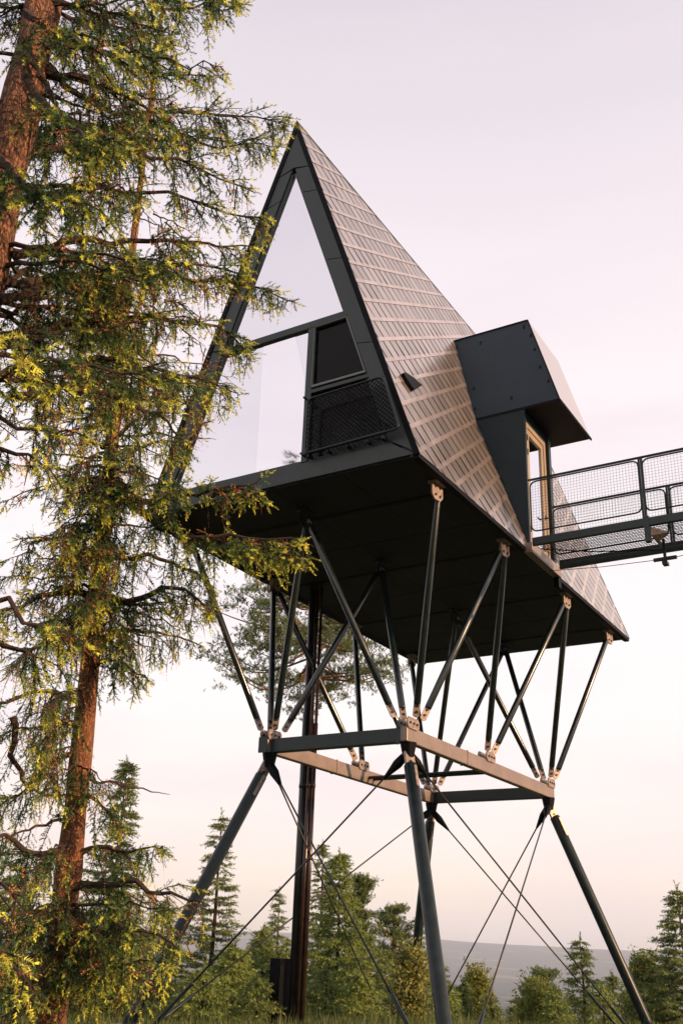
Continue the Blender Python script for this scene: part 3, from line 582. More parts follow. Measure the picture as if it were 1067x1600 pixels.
class Spruce:
    def __init__(s, seed): s.rd = random.Random(seed); s.lv = Leaves(); s.wood = MB(); s.sh = []
    def branch(s, pts, r0=.035, dens=1.0, tw=.45, droop=.35, hang=.30, green=.76, bare=.12, clip=True, tipc=.5, sub=1.0):
        rd = s.rd; Pth = smooth_path(pts); seg = np.linalg.norm(np.diff(Pth, axis=0), axis=1); cum = np.concatenate([[0], np.cumsum(seg)]); Lb = cum[-1]
        for i in range(1, len(Pth)-1): Pth[i] += np.array([rd.gauss(0, 1) for _ in range(3)])*.012*Lb
        s.wood.tube([tuple(p) for p in Pth], [r0*(1-.88*(i/(len(Pth)-1))) for i in range(len(Pth))], 6)
        d = bare*Lb; side = 1; ph = rd.random()*6.3; fq = rd.uniform(7, 11)
        while d < Lb:
            if clip and sin(fq*d+ph)+.5*sin(2.3*fq*d+ph*2) < -.42 and d < .86*Lb: d += .035; continue
            f = d/Lb; p = np.array([np.interp(d, cum, Pth[:, k]) for k in range(3)]); q = np.array([np.interp(min(d+.05, Lb), cum, Pth[:, k]) for k in range(3)])-np.array([np.interp(max(d-.05, 0), cum, Pth[:, k]) for k in range(3)])
            T = q/max(np.linalg.norm(q), 1e-6); Sd = np.cross(T, UP); Sd /= max(np.linalg.norm(Sd), 1e-3)
            side = -side; l = tw*(1-.70*f**1.6)*(.55+.7*rd.random()); hg = rd.random() < hang
            if hg: D = T*.15+Sd*side*.3*rd.random()+UP*-1.0; l *= 1.15
            else: D = T*(.55+.4*rd.random())+Sd*side*.75+UP*(-droop*rd.random()*1.3+.12)
            s.twig(p, D, l, hg, f, green, clip, tipc, sub)
            d += (.026+.018*rd.random())/dens
        s.twig(Pth[-1], Pth[-1]-Pth[-2], tw*.35, False, 1, green, clip, tipc, sub)
    def twig(s, p, D, l, hg, f, green, clip, tipc, sub):
        rd = s.rd; D = np.array(D)+np.array([rd.gauss(0, .18) for _ in range(3)]); D /= np.linalg.norm(D)
        n = max(2, int(l/.10)+1); P = [np.array(p)]; step = l/n
        if clip and not allowed(p+D*l*.8): 
            l *= .4; step = l/n
            if not allowed(p+D*l): return
        for i in range(n):
            D = D+UP*(-.16 if not hg else -.08)+np.array([rd.gauss(0, .10) for _ in range(3)]); D /= np.linalg.norm(D); P.append(P[-1]+D*step)
        P = np.array(P); s.wood.tube([tuple(x) for x in P], [.0048*(1-.6*i/n)+.0008 for i in range(n+1)], 3, cap=False)
        dead = rd.random() > green; sp = .030/sub; d = .02; sg = 1
        tl = .5+.5*rd.random()
        while d < l:
            i = min(int(d/step), n-1); q = P[i]+(P[i+1]-P[i])*(d/step-i); T = P[i+1]-P[i]; T = T/max(np.linalg.norm(T), 1e-6); X = np.cross(T, UP+np.array([.1, .05, 0])); X /= max(np.linalg.norm(X), 1e-3)
            sg = -sg; e = d/l; ang = rd.gauss(0, .75)
            dr = T*(.35+.6*rd.random())+(X*cos(ang)+np.cross(T, X)*sin(ang))*sg*.8+UP*-.12
            ln = (.065+.075*rd.random())*(1.15-.5*e)
            if dead:
                if rd.random() < .55: s.sh.append((q, dr, ln*.8, .010, 2))
            else:
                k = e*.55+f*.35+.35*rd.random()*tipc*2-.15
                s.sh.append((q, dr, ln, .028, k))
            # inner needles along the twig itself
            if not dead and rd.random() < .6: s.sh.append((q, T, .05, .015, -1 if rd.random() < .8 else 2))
            d += sp*(.8+.4*rd.random())
        s.sh.append((P[-1], P[-1]-P[-2], .10, .028 if not dead else .01, (.9+.3*tl*tipc) if not dead else 2))
    def finish(s, parent, nn=20, w=.0085):
        A = s.sh; P = np.array([a[0] for a in A]); D = np.array([a[1] for a in A]); L = np.array([a[2] for a in A]); R_ = np.array([a[3] for a in A]); K = np.array([a[4] for a in A])
        col = np.empty((len(A), 3)); j = rng.random(len(A))[:, None]
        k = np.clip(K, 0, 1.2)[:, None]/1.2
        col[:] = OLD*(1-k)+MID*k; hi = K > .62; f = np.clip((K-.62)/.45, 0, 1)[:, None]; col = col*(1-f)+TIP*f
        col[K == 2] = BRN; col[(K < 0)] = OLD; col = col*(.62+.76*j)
        live = K < 1.9
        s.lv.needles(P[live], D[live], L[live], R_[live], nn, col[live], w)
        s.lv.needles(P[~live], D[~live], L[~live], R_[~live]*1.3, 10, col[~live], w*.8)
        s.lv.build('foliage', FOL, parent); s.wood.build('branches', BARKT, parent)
def trunk(parent, pts, rs, m, n=20):
    P = smooth_path(pts, 40); f = np.linspace(0, len(rs)-1, 40); R_ = np.interp(f, range(len(rs)), rs)
    mb = MB(); mb.tube([tuple(p) for p in P], [float(r*(1+.06*sin(i*1.7)+.04*sin(i*4.1))) for i, r in enumerate(R_)], n)
    return mb.build('trunk', m, parent, smooth=True)
def U(u, v, hd): return tuple(at_hd(u, v, hd))
# --- spruce A: tall tree nearest the cabin gable
HA = 6.35
bx, by = 4.68, -9.91
tA = thing('spruce_tree', (bx, by, gz1(bx, by)), 'tall near spruce with orange-lit trunk in the upper left, branches reaching the gable tip', 'tree')
trunk(tA, [(bx-.05, by+.05, -.2), (bx, by, 3), (bx+.02, by, 7), (bx+.06, by+.02, 11), (bx+.1, by, 17)], [.22, .17, .145, .125, .05], BARKS)
A = Spruce(11)
def brA(px, d0=0, d1=.4, **k):
    n = len(px); k.setdefault('dens', 1.25); k.setdefault('tw', .52); A.branch([U(u, v, HA+d0+(d1-d0)*i/(n-1)) for i, (u, v) in enumerate(px)], **k)
brA([(90, 8), (180, 20), (290, 15), (395, 8)], 0, .8, r0=.03)
brA([(80, -30), (200, -25), (300, -10), (370, 0)], 0, -.4)
brA([(95, 55), (165, 90), (240, 115), (330, 118)], 0, .5, bare=.3, r0=.028)
brA([(70, 110), (140, 130), (200, 150), (280, 205)], 0, -.5)
brA([(75, 100), (160, 170), (300, 178), (455, 185)], 0, .9, r0=.03)
brA([(60, 170), (180, 220), (300, 215), (435, 232)], .1, 1.3, r0=.03)
brA([(30, 236), (140, 236), (260, 245), (395, 300)], 0, .7, r0=.032, bare=.2)
brA([(35, 60), (75, 140), (112, 225)], -.1, -.3, dens=.25, green=.2, bare=.5, tw=.2)
brA([(5, 330), (110, 300), (250, 305), (425, 350)], 0, .9, r0=.034)
brA([(20, 400), (150, 370), (280, 380), (395, 385)], 0, .4)
brA([(0, 440), (120, 440), (240, 410), (400, 425)], 0, 1.0, r0=.034)
brA([(0, 470), (180, 420), (330, 440), (462, 472)], 0, 1.5, r0=.034, tw=.5)
brA([(0, 540), (150, 500), (300, 500), (392, 560)], 0, 1.2, tw=.5, hang=.45)
brA([(0, 590), (120, 560), (230, 575), (372, 615)], 0, 1.0, hang=.5, green=.75)
brA([(20, 620), (140, 610), (240, 640), (300, 700)], 0, .6, hang=.6, green=.6)
brA([(0, 250), (60, 300), (160, 330)], -.2, -1.0, green=.85)
brA([(40, 20), (110, 60), (200, 100)], -.2, -.9)
brA([(40, 120), (110, 200), (180, 215)], -.3, -1.2, droop=.6)
for k in range(26):
    v0 = A.rd.uniform(-60, 640); u0 = np.interp(v0, [0, 600], [60, -20]); du = A.rd.uniform(120, 330); dv = A.rd.uniform(-25, 60); dd = A.rd.uniform(-1.0, 2.2)
    brA([(u0, v0), (u0+du*.5, v0+dv*.4), (u0+du, v0+dv)], 0, dd, r0=.02, tw=.36, hang=.35, green=.78, dens=.6)
for k in range(14):
    v0 = A.rd.uniform(0, 600); u0 = np.interp(v0, [0, 600], [60, -20]); du = -A.rd.uniform(60, 200)
    brA([(u0, v0), (u0+du*.5, v0+10), (u0+du, v0+30)], 0, A.rd.uniform(-.5, 1), r0=.02, tw=.36, hang=.4, green=.7)
for k in range(26):
    v0 = A.rd.uniform(40, 620); u0 = A.rd.uniform(20, 260); a_ = A.rd.uniform(-1.2, 1.2)
    brA([(u0, v0), (u0+45*cos(a_), v0+30+30*sin(a_)), (u0+95*cos(a_), v0+70+50*sin(a_))], A.rd.uniform(-.5, .3), A.rd.uniform(-.6, .6), r0=.007, tw=.30, dens=.35, green=.12, hang=.7)
A.finish(tA)
# --- spruce B: second trunk, further down the left side
HB = 11.5
bx, by = 1.79, -5.47
tB = thing('spruce_tree', (bx, by, gz1(bx, by)), 'old spruce with a long reddish trunk running down the left side', 'tree')
trunk(tB, [(bx+.03, by, -.3), (bx-.02, by-.02, 2.5), (bx-.12, by-.1, 6), (bx-.2, by-.18, 9.5), (bx-.3, by-.2, 15)], [.17, .125, .095, .05, .02], BARKP)
B = Spruce(23)
def brB(px, d0=0, d1=.4, **k):
    n = len(px); k.setdefault('tw', .5); B.branch([U(u, v, HB+d0+(d1-d0)*i/(n-1)) for i, (u, v) in enumerate(px)], **k)
brB([(170, 640), (230, 600), (300, 590), (365, 600)], 0, .8, hang=.6, green=.6)
brB([(165, 720), (210, 700), (260, 690), (300, 700)], 0, .6, hang=.7, green=.4)
brB([(160, 700), (240, 640), (330, 570)], .1, 1.2, green=.4, dens=.7)
brB([(160, 768), (210, 782), (300, 770), (400, 755)], -.2, -1.2, r0=.06, hang=.35, bare=.2, tw=.55)
brB([(200, 785), (270, 838), (350, 838), (470, 845)], -.3, -1.6, r0=.05, hang=.4, tw=.62, tipc=1)
brB([(300, 840), (380, 850), (485, 872)], -.8, -1.7, r0=.03, hang=.4, tw=.62, tipc=1)
brB([(330, 775), (370, 765), (405, 770)], -.9, -1.3, r0=.03, hang=.5, tw=.5, tipc=1)
brB([(150, 880), (240, 870), (310, 900), (340, 950)], 0, -.6, hang=.6, green=.8, tw=.6)
brB([(145, 930), (210, 935), (280, 920), (345, 965)], 0, -1.0, r0=.05, hang=.55, tw=.6)
brB([(145, 930), (90, 925), (20, 950), (-60, 960)], 0, -1.0, r0=.05, hang=.5, tw=.7)
brB([(140, 1000), (200, 985), (260, 990), (318, 1010)], 0, .5, hang=.65, tw=.6)
brB([(135, 1050), (180, 1030), (230, 1060)], 0, -.6, hang=.5)
brB([(130, 1010), (80, 1000), (20, 1040)], 0, -.8, hang=.7, tw=.8, green=.7)
brB([(128, 1100), (70, 1080), (0, 1100), (-50, 1120)], 0, -.8, hang=.6, tw=.7, green=.6)
brB([(20, 1120), (28, 1200), (62, 1240), (165, 1238)], -.8, 0, dens=.35, hang=.4, green=.3, bare=.0, tw=.3)
brB([(120, 1180), (80, 1190), (30, 1240), (-20, 1250)], 0, -.5, hang=.6, green=.6, tw=.6)
brB([(115, 1240), (150, 1250), (185, 1290)], 0, -.5, hang=.4, tw=.45)
brB([(112, 1330), (60, 1335), (10, 1312), (-60, 1290)], 0, -1.4, r0=.05, hang=.65, tw=.7, green=.75)
brB([(112, 1335), (160, 1325), (210, 1330), (255, 1322)], 0, -.6, hang=.5, tw=.5)
brB([(108, 1385), (170, 1380), (240, 1390), (322, 1412)], 0, -1.2, r0=.05, hang=.5, tw=.7, tipc=.9)
brB([(105, 1420), (160, 1450), (220, 1450), (300, 1500)], 0, -1.5, r0=.045, hang=.5, tw=.7, tipc=.9)
brB([(100, 1400), (60, 1420), (0, 1440), (-60, 1430)], 0, -1.3, hang=.6, tw=.8, green=.8)
brB([(100, 1480), (150, 1500), (220, 1530)], 0, -1.2, hang=.5, tw=.7, tipc=.9)
brB([(130, 1450), (60, 1492), (0, 1512)], 0, -.9, r0=.05, dens=.2, green=.2, bare=.4, tw=.3)
brB([(105, 1532), (75, 1552), (48, 1538)], -.1, -.7, r0=.022, dens=.01, bare=.9, tw=.1)
for k in range(66):
    v0 = B.rd.uniform(520, 1560); u0 = np.interp(v0, [560, 1600], [172, 85]); du = B.rd.choice([-1, 1])*B.rd.uniform(70, 190); dv = B.rd.uniform(-15, 55)
    if 1010 < v0 < 1380 and du > 0 and B.rd.random() < .8: continue
    if 900 < v0 and abs(du) < 100: continue
    brB([(u0, v0), (u0+du*.5, v0+dv*.3), (u0+du, v0+dv)], 0, B.rd.uniform(-1.6, 1.8), r0=.022, tw=.42, hang=.6, green=.62, dens=.5)
for k in range(86):
    v0 = B.rd.uniform(430, 1000) if k < 68 else B.rd.uniform(1040, 1560); u0 = np.interp(v0, [560, 1600], [172, 85]); du = B.rd.uniform(-70, 70)
    brB([(u0, v0), (u0+du*.6, v0+8), (u0+du, v0+35)], -.1, B.rd.uniform(-1.5, -.3), r0=.014, tw=.38, hang=.75, green=.6, dens=.8)
B.finish(tB, nn=18, w=.0105)
# --- spruce C: nearest tree, trunk outside the frame, boughs enter on the left
HC = 5.4
p0 = at_hd(-460, 1000, HC); bx, by = p0.x, p0.y
tC = thing('spruce_tree', (bx, by, gz1(bx, by)), 'closest spruce, only its bright yellow-green boughs entering from the left edge', 'tree')
trunk(tC, [(bx, by, -.2), (bx, by, 3), (bx, by, 6), (bx, by, 9)], [.24, .20, .15, .05], BARKS)
Cc = Spruce(31)
def brC(px, d0=0, d1=-.2, **k):
    n = len(px); Cc.branch([U(u, v, HC+d0+(d1-d0)*i/(n-1)) for i, (u, v) in enumerate(px)], **k)
brC([(-458, 540), (-120, 520), (-40, 515), (55, 545)], 0, -.6, tipc=1, tw=.3, dens=1.3)
brC([(-458, 620), (-120, 590), (-30, 590), (95, 605)], 0, -.5, tipc=1, tw=.3, dens=1.3)
brC([(-458, 700), (-120, 660), (-20, 655), (110, 672)], 0, -.4, tipc=1, tw=.32, dens=1.3, hang=.35)
brC([(-458, 760), (-100, 720), (-10, 705), (80, 735)], 0, -.3, tipc=.8, tw=.3, hang=.4)
brC([(-458, 900), (-100, 930), (0, 945), (110, 990)], 0, -.5, tipc=.9, tw=.34, hang=.4)
brC([(-458, 1000), (-100, 1010), (0, 1000), (90, 1040)], 0, -.2, green=.75, tw=.34, hang=.5)
brC([(-458, 1380), (-120, 1370), (-40, 1375), (35, 1400)], 0, -.5, tipc=.9, tw=.3)
brC([(-458, 1470), (-120, 1465), (-30, 1480), (48, 1540)], 0, -.5, tipc=.9, tw=.3)
Cc.finish(tC, nn=20)
# --- background conifers
def far_spruce(u, vtop, hd, wpx, label, vbase=None, seed=0, dens=1.0, col=None, sparse=0, tipk=.35, group=None, scale=1.0):
    rd = random.Random(seed); top = at_hd(u, vtop, hd); x, y = top.x, top.y; zb = gz1(x, y); H = top.z-zb
    R_ = wpx/FPX*hd*1.25
    t = thing('spruce_tree', (x, y, zb), label, 'tree', group)
    MB().tube([(x, y, zb-.3), (x+.05, y, zb+H*.5), (x, y, zb+H*.97)], [.035*H**.85*.35+.03, .02*H**.85*.35+.02, .01], 8).build('trunk', BARKT, t, smooth=True)
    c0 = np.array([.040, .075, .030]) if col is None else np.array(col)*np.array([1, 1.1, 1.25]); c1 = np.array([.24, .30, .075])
    P, D, L, K = [], [], [], []; z = .06 if not sparse else .25; dz = (.20/H)*(1.0/dens)
    while z < .985:
        r = R_*((1-z)**.82)*(.75+.4*rd.random())*(1 if z > .12 else z/.12*.4+.6)
        nb = max(4, int((7 if z < .8 else 5)*dens)); a0 = rd.random()*6.3
        for b in range(nb):
            if rd.random() < sparse*.45: continue
            a = a0+b*2*pi/nb+rd.gauss(0, .3); rr = r*(.6+.55*rd.random()); zz = zb+z*H+rd.gauss(0, .06)
            dr = np.array([cos(a), sin(a), 0]); n = max(3, int(rr/.13/scale))
            for k in range(n):
                f = (k+.3)/n; 
                if f < .15: continue
                sag = -.22*rr*f+.16*rr*f*f*1.6
                p = np.array([x, y, zz])+dr*rr*f+UP*sag
                for sgn in (-1, 1, 0):
                    sd_ = np.array([-dr[1], dr[0], 0])*sgn
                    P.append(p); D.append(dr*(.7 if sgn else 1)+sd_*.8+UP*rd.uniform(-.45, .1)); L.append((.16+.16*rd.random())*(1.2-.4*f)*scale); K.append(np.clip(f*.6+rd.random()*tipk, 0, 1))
        z += dz*(1.2-.5*z)
    for k in range(5): P.append(np.array([x, y, zb+H*(.94+.012*k)])); D.append(np.array([rd.gauss(0, .2), rd.gauss(0, .2), 1])); L.append(.2); K.append(.6)
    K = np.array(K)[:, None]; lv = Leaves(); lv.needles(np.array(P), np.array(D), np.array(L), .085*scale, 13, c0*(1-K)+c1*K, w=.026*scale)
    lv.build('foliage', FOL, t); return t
def far_pine(u, vtop, hd, wpx, label, crown=.5, seed=0, n=46, flat=.45, col=None, tr=.12, vdrop=None):
    rd = random.Random(seed); top = at_hd(u, vtop, hd); x, y = top.x, top.y; zb = gz1(x, y); H = top.z-zb; R_ = wpx/FPX*hd
    t = thing('pine_tree', (x, y, zb), label, 'tree')
    tp = [(x, y, zb-.3), (x+.15, y, zb+H*.4), (x-.1, y+.1, zb+H*.75), (x, y, zb+H*.97)]
    MB().tube(smooth_path(tp, 16).tolist(), np.linspace(tr*1.5, .03, 16).tolist(), 10).build('trunk', BARKP, t, smooth=True)
    mb = MB(); P, D, K = [], [], []; TP = smooth_path(tp, 40)
    for i in range(n):
        f = 1-crown*(i+.5)/n; base = TP[int(f*39)]; e = (1-f)/crown; rr = R_*(.35+.65*sin(min(1, e*1.15+.12)*pi*.62))*(.55+.5*rd.random()); a = rd.random()*6.3
        rise = rd.uniform(.0, .45)*(1-e*.8); end = base+np.array([cos(a)*rr, sin(a)*rr, rise*rr-.1*e*rr]); mid = (base+end)/2+np.array([rd.gauss(0, .12)*rr, rd.gauss(0, .12)*rr, -.10*rr+rd.gauss(0, .08)*rr])
        pth = smooth_path([base, mid, end], 8); mb.tube(pth.tolist(), np.linspace(.045, .012, 8).tolist(), 5, cap=False)
        for k in range(int(6+rr*3)):
            c_ = pth[rd.randint(3, 7)]+np.array([rd.gauss(0, .16*rr), rd.gauss(0, .16*rr), rd.gauss(0, .07*rr)+.05])
            for q in range(16):
                P.append(c_+np.array([rd.gauss(0, .14), rd.gauss(0, .14), rd.gauss(0, .07)])); D.append(np.array([rd.gauss(0, .6), rd.gauss(0, .6), .7])); K.append(rd.random())
    mb.build('branches', BARKP, t)
    K = np.array(K)[:, None]; a, b = np.array([.06, .11, .04]), np.array([.20, .25, .08]); lv = Leaves(); lv.needles(np.array(P), np.array(D), .13, .085, 12, a*(1-K)+b*K, w=.024)
    lv.build('foliage', FOL, t); return t
def bush(name, u, vtop, hd, wpx, label, cat, seed=0, n=5200, c0=(.06, .10, .025), c1=(.34, .36, .08), leaf=.040, lobes=9, up=1.0):
    rd = random.Random(seed); top = at_hd(u, vtop, hd); x, y = top.x, top.y; zb = gz1(x, y); H = max(1.5, top.z-zb); R_ = wpx/FPX*hd
    t = thing(name, (x, y, zb), label, cat); mb = MB(); pts = []; 
    for i in range(lobes*5):
        f = rd.random()**.8; a = rd.random()*6.3; rr = R_*(1-f**1.6*.85)*sqrt(rd.random())*(.75+.35*sin(3*a+seed)+.2*sin(7*a))
        c_ = np.array([x+cos(a)*rr, y+sin(a)*rr, zb+H*(.10+.78*f)]); b0 = np.array([x+cos(a)*rr*.15, y+sin(a)*rr*.15, zb+H*.05+(c_[2]-zb)*.25])
        mb.tube(smooth_path([b0, (b0+c_)/2+np.array([rd.gauss(0, .1), rd.gauss(0, .1), .1]), c_], 6).tolist(), np.linspace(.035, .008, 6).tolist(), 4, cap=False)
        m = int(n*1.5)//(lobes*5); s_ = (.10+.16*rd.random())*R_+.12
        q = rng.normal(0, 1, (m, 3))*np.array([s_, s_, s_*1.5*up]); pts.append(c_+q*np.minimum(1, 1.6/np.maximum(1e-6, np.linalg.norm(q/s_, axis=1)))[:, None])
    for i in range(lobes*5):
        f = rd.random(); a = rd.random()*6.3; rr = R_*(1-f**2*.8)*(.55+.45*rd.random()); b0 = np.array([x+cos(a)*rr*.8, y+sin(a)*rr*.8, zb+H*(.15+.72*f)])
        e0 = b0+np.array([cos(a)*.35+rd.gauss(0, .15), sin(a)*.35+rd.gauss(0, .15), .35+.5*rd.random()])*(.45+.6*rd.random())
        mb.tube([b0.tolist(), e0.tolist()], [.008, .003], 3, cap=False); q = rng.random((34, 1)); pts.append(b0+(e0-b0)*q+rng.normal(0, .05, (34, 3)))
    mb.tube([(x, y, zb-.2), (x, y, zb+H*.5), (x, y, zb+H*.9)], [.07, .05, .01], 6)
    mb.build('stem', BARKT, t); pts = np.concatenate(pts); k = rng.random((len(pts), 1)); lv = Leaves(); lv.leaves(pts, leaf, (np.array(c0)*(1-k)+np.array(c1)*k)*1.05); lv.build('foliage', LEAF, t); return t
G1 = (.08, .14, .035)
far_spruce(200, 1188, 27, 62, 'pointed spruce rising behind the old spruce trunk, left of the stilts', seed=1, dens=1.2)
far_spruce(347, 1270, 31, 70, 'dark loose spruce standing behind the far left stilt', seed=2, sparse=.45, dens=1.0, col=(.03, .05, .022))
far_spruce(437, 1390, 40, 30, 'slim spruce just left of the service pipes', seed=3, sparse=.6)
far_spruce(505, 1318, 36, 38, 'thin-topped spruce just right of the service pipes', seed=4, sparse=.5)
far_spruce(531, 1332, 28, 62, 'dense bright green spruce right of the service pipes', seed=5, dens=1.5, tipk=.7, col=(.07, .13, .035))
far_spruce(652, 1430, 44, 30, 'spruce behind the rear stilt in the middle', seed=8, sparse=.3, tipk=.7)
far_spruce(686, 1500, 36, 30, 'short spruce between the two middle stilts', seed=9, tipk=.7, col=G1)
far_spruce(905, 1466, 33, 42, 'dark pointed spruce with orange tip below the right-hand cables', seed=10, dens=1.1)
far_spruce(1056, 1385, 31, 72, 'tall dark spruce at the right edge', seed=11, dens=1.3, col=(.03, .055, .026))
far_spruce(722, 1535, 34, 18, 'small pointed young spruce left of the valley gap', seed=12, dens=1.2)
far_spruce(258, 1410, 34, 60, 'dark spruce filling the gap behind the left boughs', seed=14, dens=1.2, col=(.028, .045, .022))
far_spruce(30, 1350, 26, 80, 'dark spruce behind the old spruce trunk at the lower left edge', seed=15, dens=1.2, col=(.03, .05, .022))
far_spruce(412, 1452, 30, 58, 'feathery light green spruce left of the service pipes', seed=16, dens=1.5, tipk=.9, col=G1)
far_spruce(366, 1480, 25, 74, 'broad light green young spruce below the far left stilt', seed=17, dens=1.6, tipk=.9, col=G1)
far_spruce(318, 1515, 22, 70, 'bushy green sapling beside the long brace cables at lower left', seed=18, dens=1.5, tipk=.6, col=(.06, .10, .03))
far_spruce(578, 1462, 33, 40, 'shaggy green spruce between the dense spruce and the rear stilt', seed=19, dens=1.0, sparse=.2, tipk=.6)
far_spruce(765, 1552, 30, 20, 'lowest young spruce beside the two crossing cables', seed=20, dens=1.0, col=(.03, .05, .022))
far_spruce(938, 1545, 27, 26, 'low green young spruce right of the dark pointed spruce', seed=24, dens=1.0, tipk=.7, col=G1)
far_pine(568, 1370, 42, 26, 'slender layered pine right of the dense bright spruce', crown=.6, seed=6, n=30)
far_pine(617, 1415, 44, 28, 'small layered pine left of the rear stilt', crown=.75, seed=7, n=30)
far_pine(493, 880, 36, 165, 'tall pine with spreading crown seen behind the struts under the cabin', crown=.36, seed=21, n=72, tr=.095)
far_pine(852, 1518, 50, 26, 'small flat-topped pine behind the round green bush', crown=.8, seed=22, n=26)
bush('leafy_bush', 838, 1540, 34, 34, 'rounded leafy green bush in the middle of the right-hand gap', 'bush', 31, 9000)
bush('birch_tree', 745, 1512, 36, 26, 'yellow-green leafy tree just right of the front stilt', 'tree', 32, 8000, c1=(.40, .40, .09))
far_spruce(955, 1525, 34, 34, 'shaggy dark spruce left of the right-hand stilt', seed=46, dens=1.1, col=(.035, .06, .026))
bush('birch_tree', 1006, 1490, 32, 30, 'pale green birch between the right-hand stilt and the dark edge spruce', 'tree', 34, 9000, c1=(.38, .42, .12), lobes=12)
far_spruce(868, 1548, 30, 34, 'mid green young spruce in front of the flat-topped pine', seed=25, dens=1.1, tipk=.6, col=G1)
far_spruce(806, 1562, 38, 22, 'smallest dark spruce tip in the valley gap', seed=26, dens=1.0)
far_spruce(988, 1538, 36, 30, 'shaggy spruce beside the foot of the right-hand stilt', seed=27, dens=1.0, tipk=.6)
far_spruce(600, 1492, 36, 44, 'bushy spruce behind the left crossing cables', seed=28, dens=1.1, tipk=.6, col=(.05, .09, .03))
far_spruce(553, 1470, 38, 46, 'half-hidden spruce behind the dense bright spruce', seed=29, dens=1.1)
far_spruce(448, 1475, 30, 50, 'spruce right behind the foot of the service pipes', seed=30, dens=1.1, tipk=.6, col=G1)
far_spruce(195, 1430, 30, 90, 'wide dark spruce behind the lowest left boughs', seed=33, dens=1.1, col=(.028, .05, .025))
far_spruce(100, 1460, 24, 90, 'dark green spruce filling the bottom left behind the reddish trunk', seed=34, dens=1.1, tipk=.5)
bush('leafy_bush', 640, 1560, 24, 20, 'pale yellow-green shrub at the foot of the rear stilt', 'bush', 39, 5000, c1=(.44, .42, .13))
far_spruce(508, 1520, 25, 42, 'low dark green spruce under the dense bright spruce', seed=47, dens=1.3, tipk=.5)
far_spruce(560, 1525, 26, 44, 'low feathery spruce between the left crossing cables', seed=37, dens=1.4, tipk=.9, col=G1)
far_spruce(700, 1545, 30, 34, 'low bright spruce just right of the front stilt', seed=38, dens=1.3, tipk=.9, col=G1)
far_spruce(628, 1525, 29, 36, 'low dark spruce touching the rear stilt on its left', seed=44, dens=1.2, col=(.03, .055, .026))
bush('leafy_bush', 150, 1500, 22, 60, 'green shrub behind the old spruce trunk', 'bush', 43, 9000, c0=(.04, .07, .02), c1=(.22, .28, .07))
far_spruce(402, 1535, 22, 40, 'small dark young spruce in front of the feathery spruces', seed=45, dens=1.2, col=(.03, .055, .026))
rb_ = random.Random(77)
for k, (u, v) in enumerate([(275, 1485), (318, 1462), (352, 1500), (392, 1478), (430, 1498), (470, 1470), (512, 1492), (548, 1505), (590, 1482), (626, 1505), (662, 1492), (700, 1528), (728, 1550), (772, 1572), (812, 1576), (850, 1560), (890, 1556), (930, 1560), (975, 1548), (1020, 1520), (1045, 1500), (230, 1490), (180, 1500), (60, 1480)]):
    far_spruce(u+rb_.uniform(-6, 6), v+rb_.uniform(-8, 8), rb_.uniform(46, 60), rb_.uniform(34, 50), 'dark conifer in the overlapping forest edge behind the nearer young trees', seed=100+k, dens=.8, sparse=rb_.choice([0, .2, .4]), tipk=rb_.uniform(.2, .6), col=(.03, .052, .024), group='conifers of the forest edge behind the stilts', scale=1.25)
# spruce behind the camera's left, whose tip mirrors in the big lower pane
x, y = -9.2, -13.5; zb = gz1(x, y)
def plain_spruce(x, y, H, R_, label, seed):
    q = Vector((x, y, 0)); t = thing('spruce_tree', (x, y, gz1(x, y)), label, 'tree'); rd = random.Random(seed); zb = gz1(x, y)
    MB().tube([(x, y, zb-.3), (x, y, zb+H*.98)], [.22, .02], 8).build('trunk', BARKT, t)
    P, D = [], []; z = .2
    while z < .99:
        for b in range(6):
            a = rd.random()*6.3; rr = R_*(1-z)**.85*(.6+.5*rd.random()); dr = np.array([cos(a), sin(a), 0])
            for k in range(max(2, int(rr/.25))):
                f = (k+.5)/max(2, int(rr/.25))
                for sgn in (-1, 1): P.append(np.array([x, y, zb+z*H])+dr*rr*f-UP*.2*rr*f); D.append(dr+np.array([-dr[1], dr[0], 0])*sgn*.8-UP*.2)
        z += .35/H
    lv = Leaves(); lv.needles(np.array(P), np.array(D), .28, .09, 9, np.array([.045, .075, .022]), w=.03); lv.build('foliage', FOL, t)
plain_spruce(-9.2, -13.5, 18.2, 3.2, 'spruce mirrored small in the lower window pane', 51)
# --- distant forest, farm buildings, tall grass
P = []; Sz = []
for k in range(9000):
    a = rng.uniform(.9, 2.9); r = 150*(3000/150)**rng.random(); x = 8+r*cos(a); y = -10+r*sin(a)
    if vnoise(x, y, 130) > .35 and r > 350: continue
    P.append((x, y, gz1(x, y))); Sz.append(rng.uniform(7, 13)*(.75 if r < 260 else 1)*(.6 if r < 220 else 1))
P = np.array(P); Sz = np.array(Sz); lv = Leaves()
for z0, rr in ((0.05, .24), (.25, .19), (.45, .14), (.65, .09)):
    for j in range(5):
        a = 2*pi*j/5+rng.random(len(P)); b = a+1.5
        p0 = P+np.stack([np.cos(a)*rr*Sz, np.sin(a)*rr*Sz, z0*Sz], 1); p1 = P+np.stack([np.cos(b)*rr*Sz, np.sin(b)*rr*Sz, z0*Sz], 1); p2 = P+np.stack([0*Sz, 0*Sz, (z0+.36)*Sz], 1)
        lv.V.append(np.stack([p0, p1, p2], 1).reshape(-1, 3)); lv.C.append(np.repeat(np.array([.035, .055, .028])*(.7+.7*rng.random((len(P), 1))), 3, 0))
tag(lv.build('distant_forest', FOL), 'hazy conifer forest covering the valley floor far behind the trees', 'forest', kind='stuff')
WALLW = mat('farm_wall', (.62, .58, .52), .8); ROOFR = mat('farm_roof', (.12, .07, .06), .8)
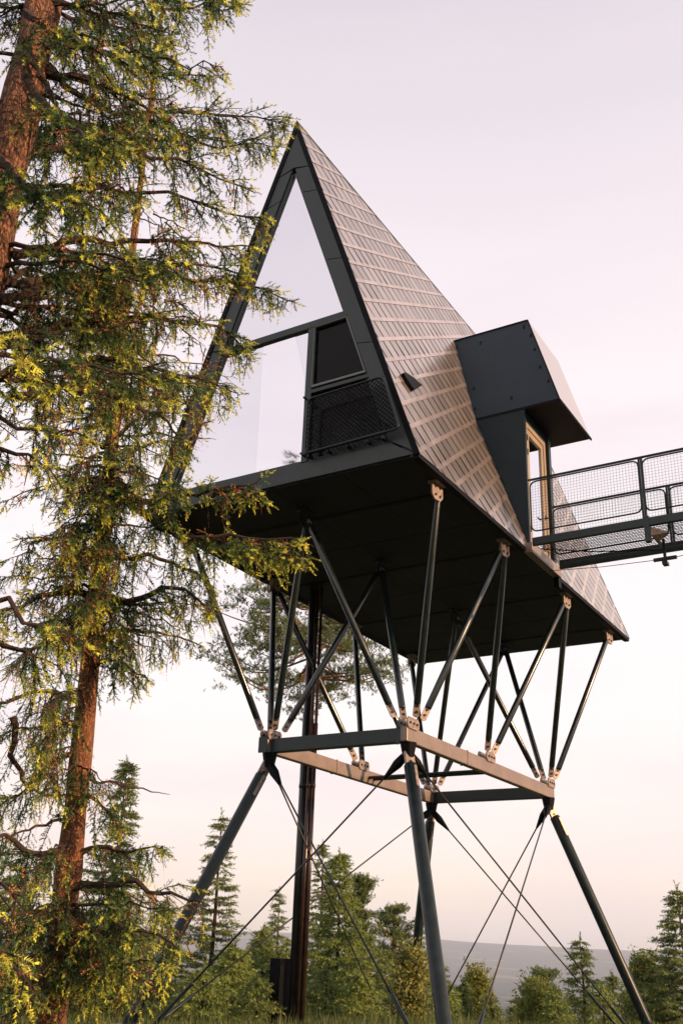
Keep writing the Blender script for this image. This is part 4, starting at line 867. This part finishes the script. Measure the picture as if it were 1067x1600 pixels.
desc = ['pale farmhouse leftmost in the valley gap', 'pale barn nearest the crossing cables in the valley', 'small white house in the hazy valley centre', 'long pale barn farthest out in the valley', 'tiny pale house beside the valley fields on the right']
for (u, hd, w_), lb in zip(((772, 900, 12), (796, 760, 14), (812, 1150, 14), (760, 1500, 22), (826, 980, 12)), desc):
    p = at_hd(u, 1530, hd); x, y = p.x, p.y; z = gz1(x, y)
    h_ = thing('farm_house', (x, y, z), lb, 'house', 'farm buildings in the valley')
    MB().box((x-w_/2, y-4, z-1), (x+w_/2, y+4, z+5)).build('wall', WALLW, h_)
    MB().solid([(x-w_/2-.4, y-4.6, z+5), (x-w_/2-.4, y+4.6, z+5), (x-w_/2-.4, y, z+8.6)], [(x+w_/2+.4, y-4.6, z+5), (x+w_/2+.4, y+4.6, z+5), (x+w_/2+.4, y, z+8.6)]).build('roof', ROOFR, h_)
n = 60000; a = rng.uniform(1.25, 2.75, n); r = 14+22*rng.random(n); x = 9.98+r*np.cos(a); y = -13.55+r*np.sin(a); z = ground_z(x, y); gp = np.stack([x, y, z], 1)
hgt = (.07+.15*rng.random(n))*(1+.5*(vnoise(x, y, 4) > .2))*(1+1.2*(rng.random(n) > .96)); lean = rng.normal(0, .18, (n, 3))*hgt[:, None]; lean[:, 2] = hgt; aa = rng.random(n)*pi; wv = np.stack([np.cos(aa), np.sin(aa), 0*aa], 1)*.011
lv = Leaves(); lv.V.append(np.stack([gp-wv, gp+wv, gp+lean], 1).reshape(-1, 3)); k = rng.random((n, 1)); lv.C.append(np.repeat(np.array([.05, .085, .025])*(1-k)+np.array([.17, .20, .07])*k, 3, 0))
tag(lv.build('grass', LEAF), 'tall dry grass and undergrowth around the stilt feet', 'grass', kind='stuff')
# ------------------------------------------------------------------ haze
ZTOP = float(gz.max())+12
hz = MB().box((-11260, -11260, -330), (11260, 11260, ZTOP)).build('haze', [])
hz['kind'] = 'stuff'; hz.display_type = 'WIRE'
hm = bpy.data.materials.new('valley_haze'); hm.use_nodes = True; t = hm.node_tree; t.nodes.clear(); o = t.nodes.new('ShaderNodeOutputMaterial'); v = t.nodes.new('ShaderNodeVolumePrincipled')
v.inputs['Color'].default_value = (.70, .82, 1.0, 1); v.inputs['Density'].default_value = 1.25e-4; v.inputs['Anisotropy'].default_value = 0
t.links.new(v.outputs[0], o.inputs['Volume']); hz.data.materials.append(hm)
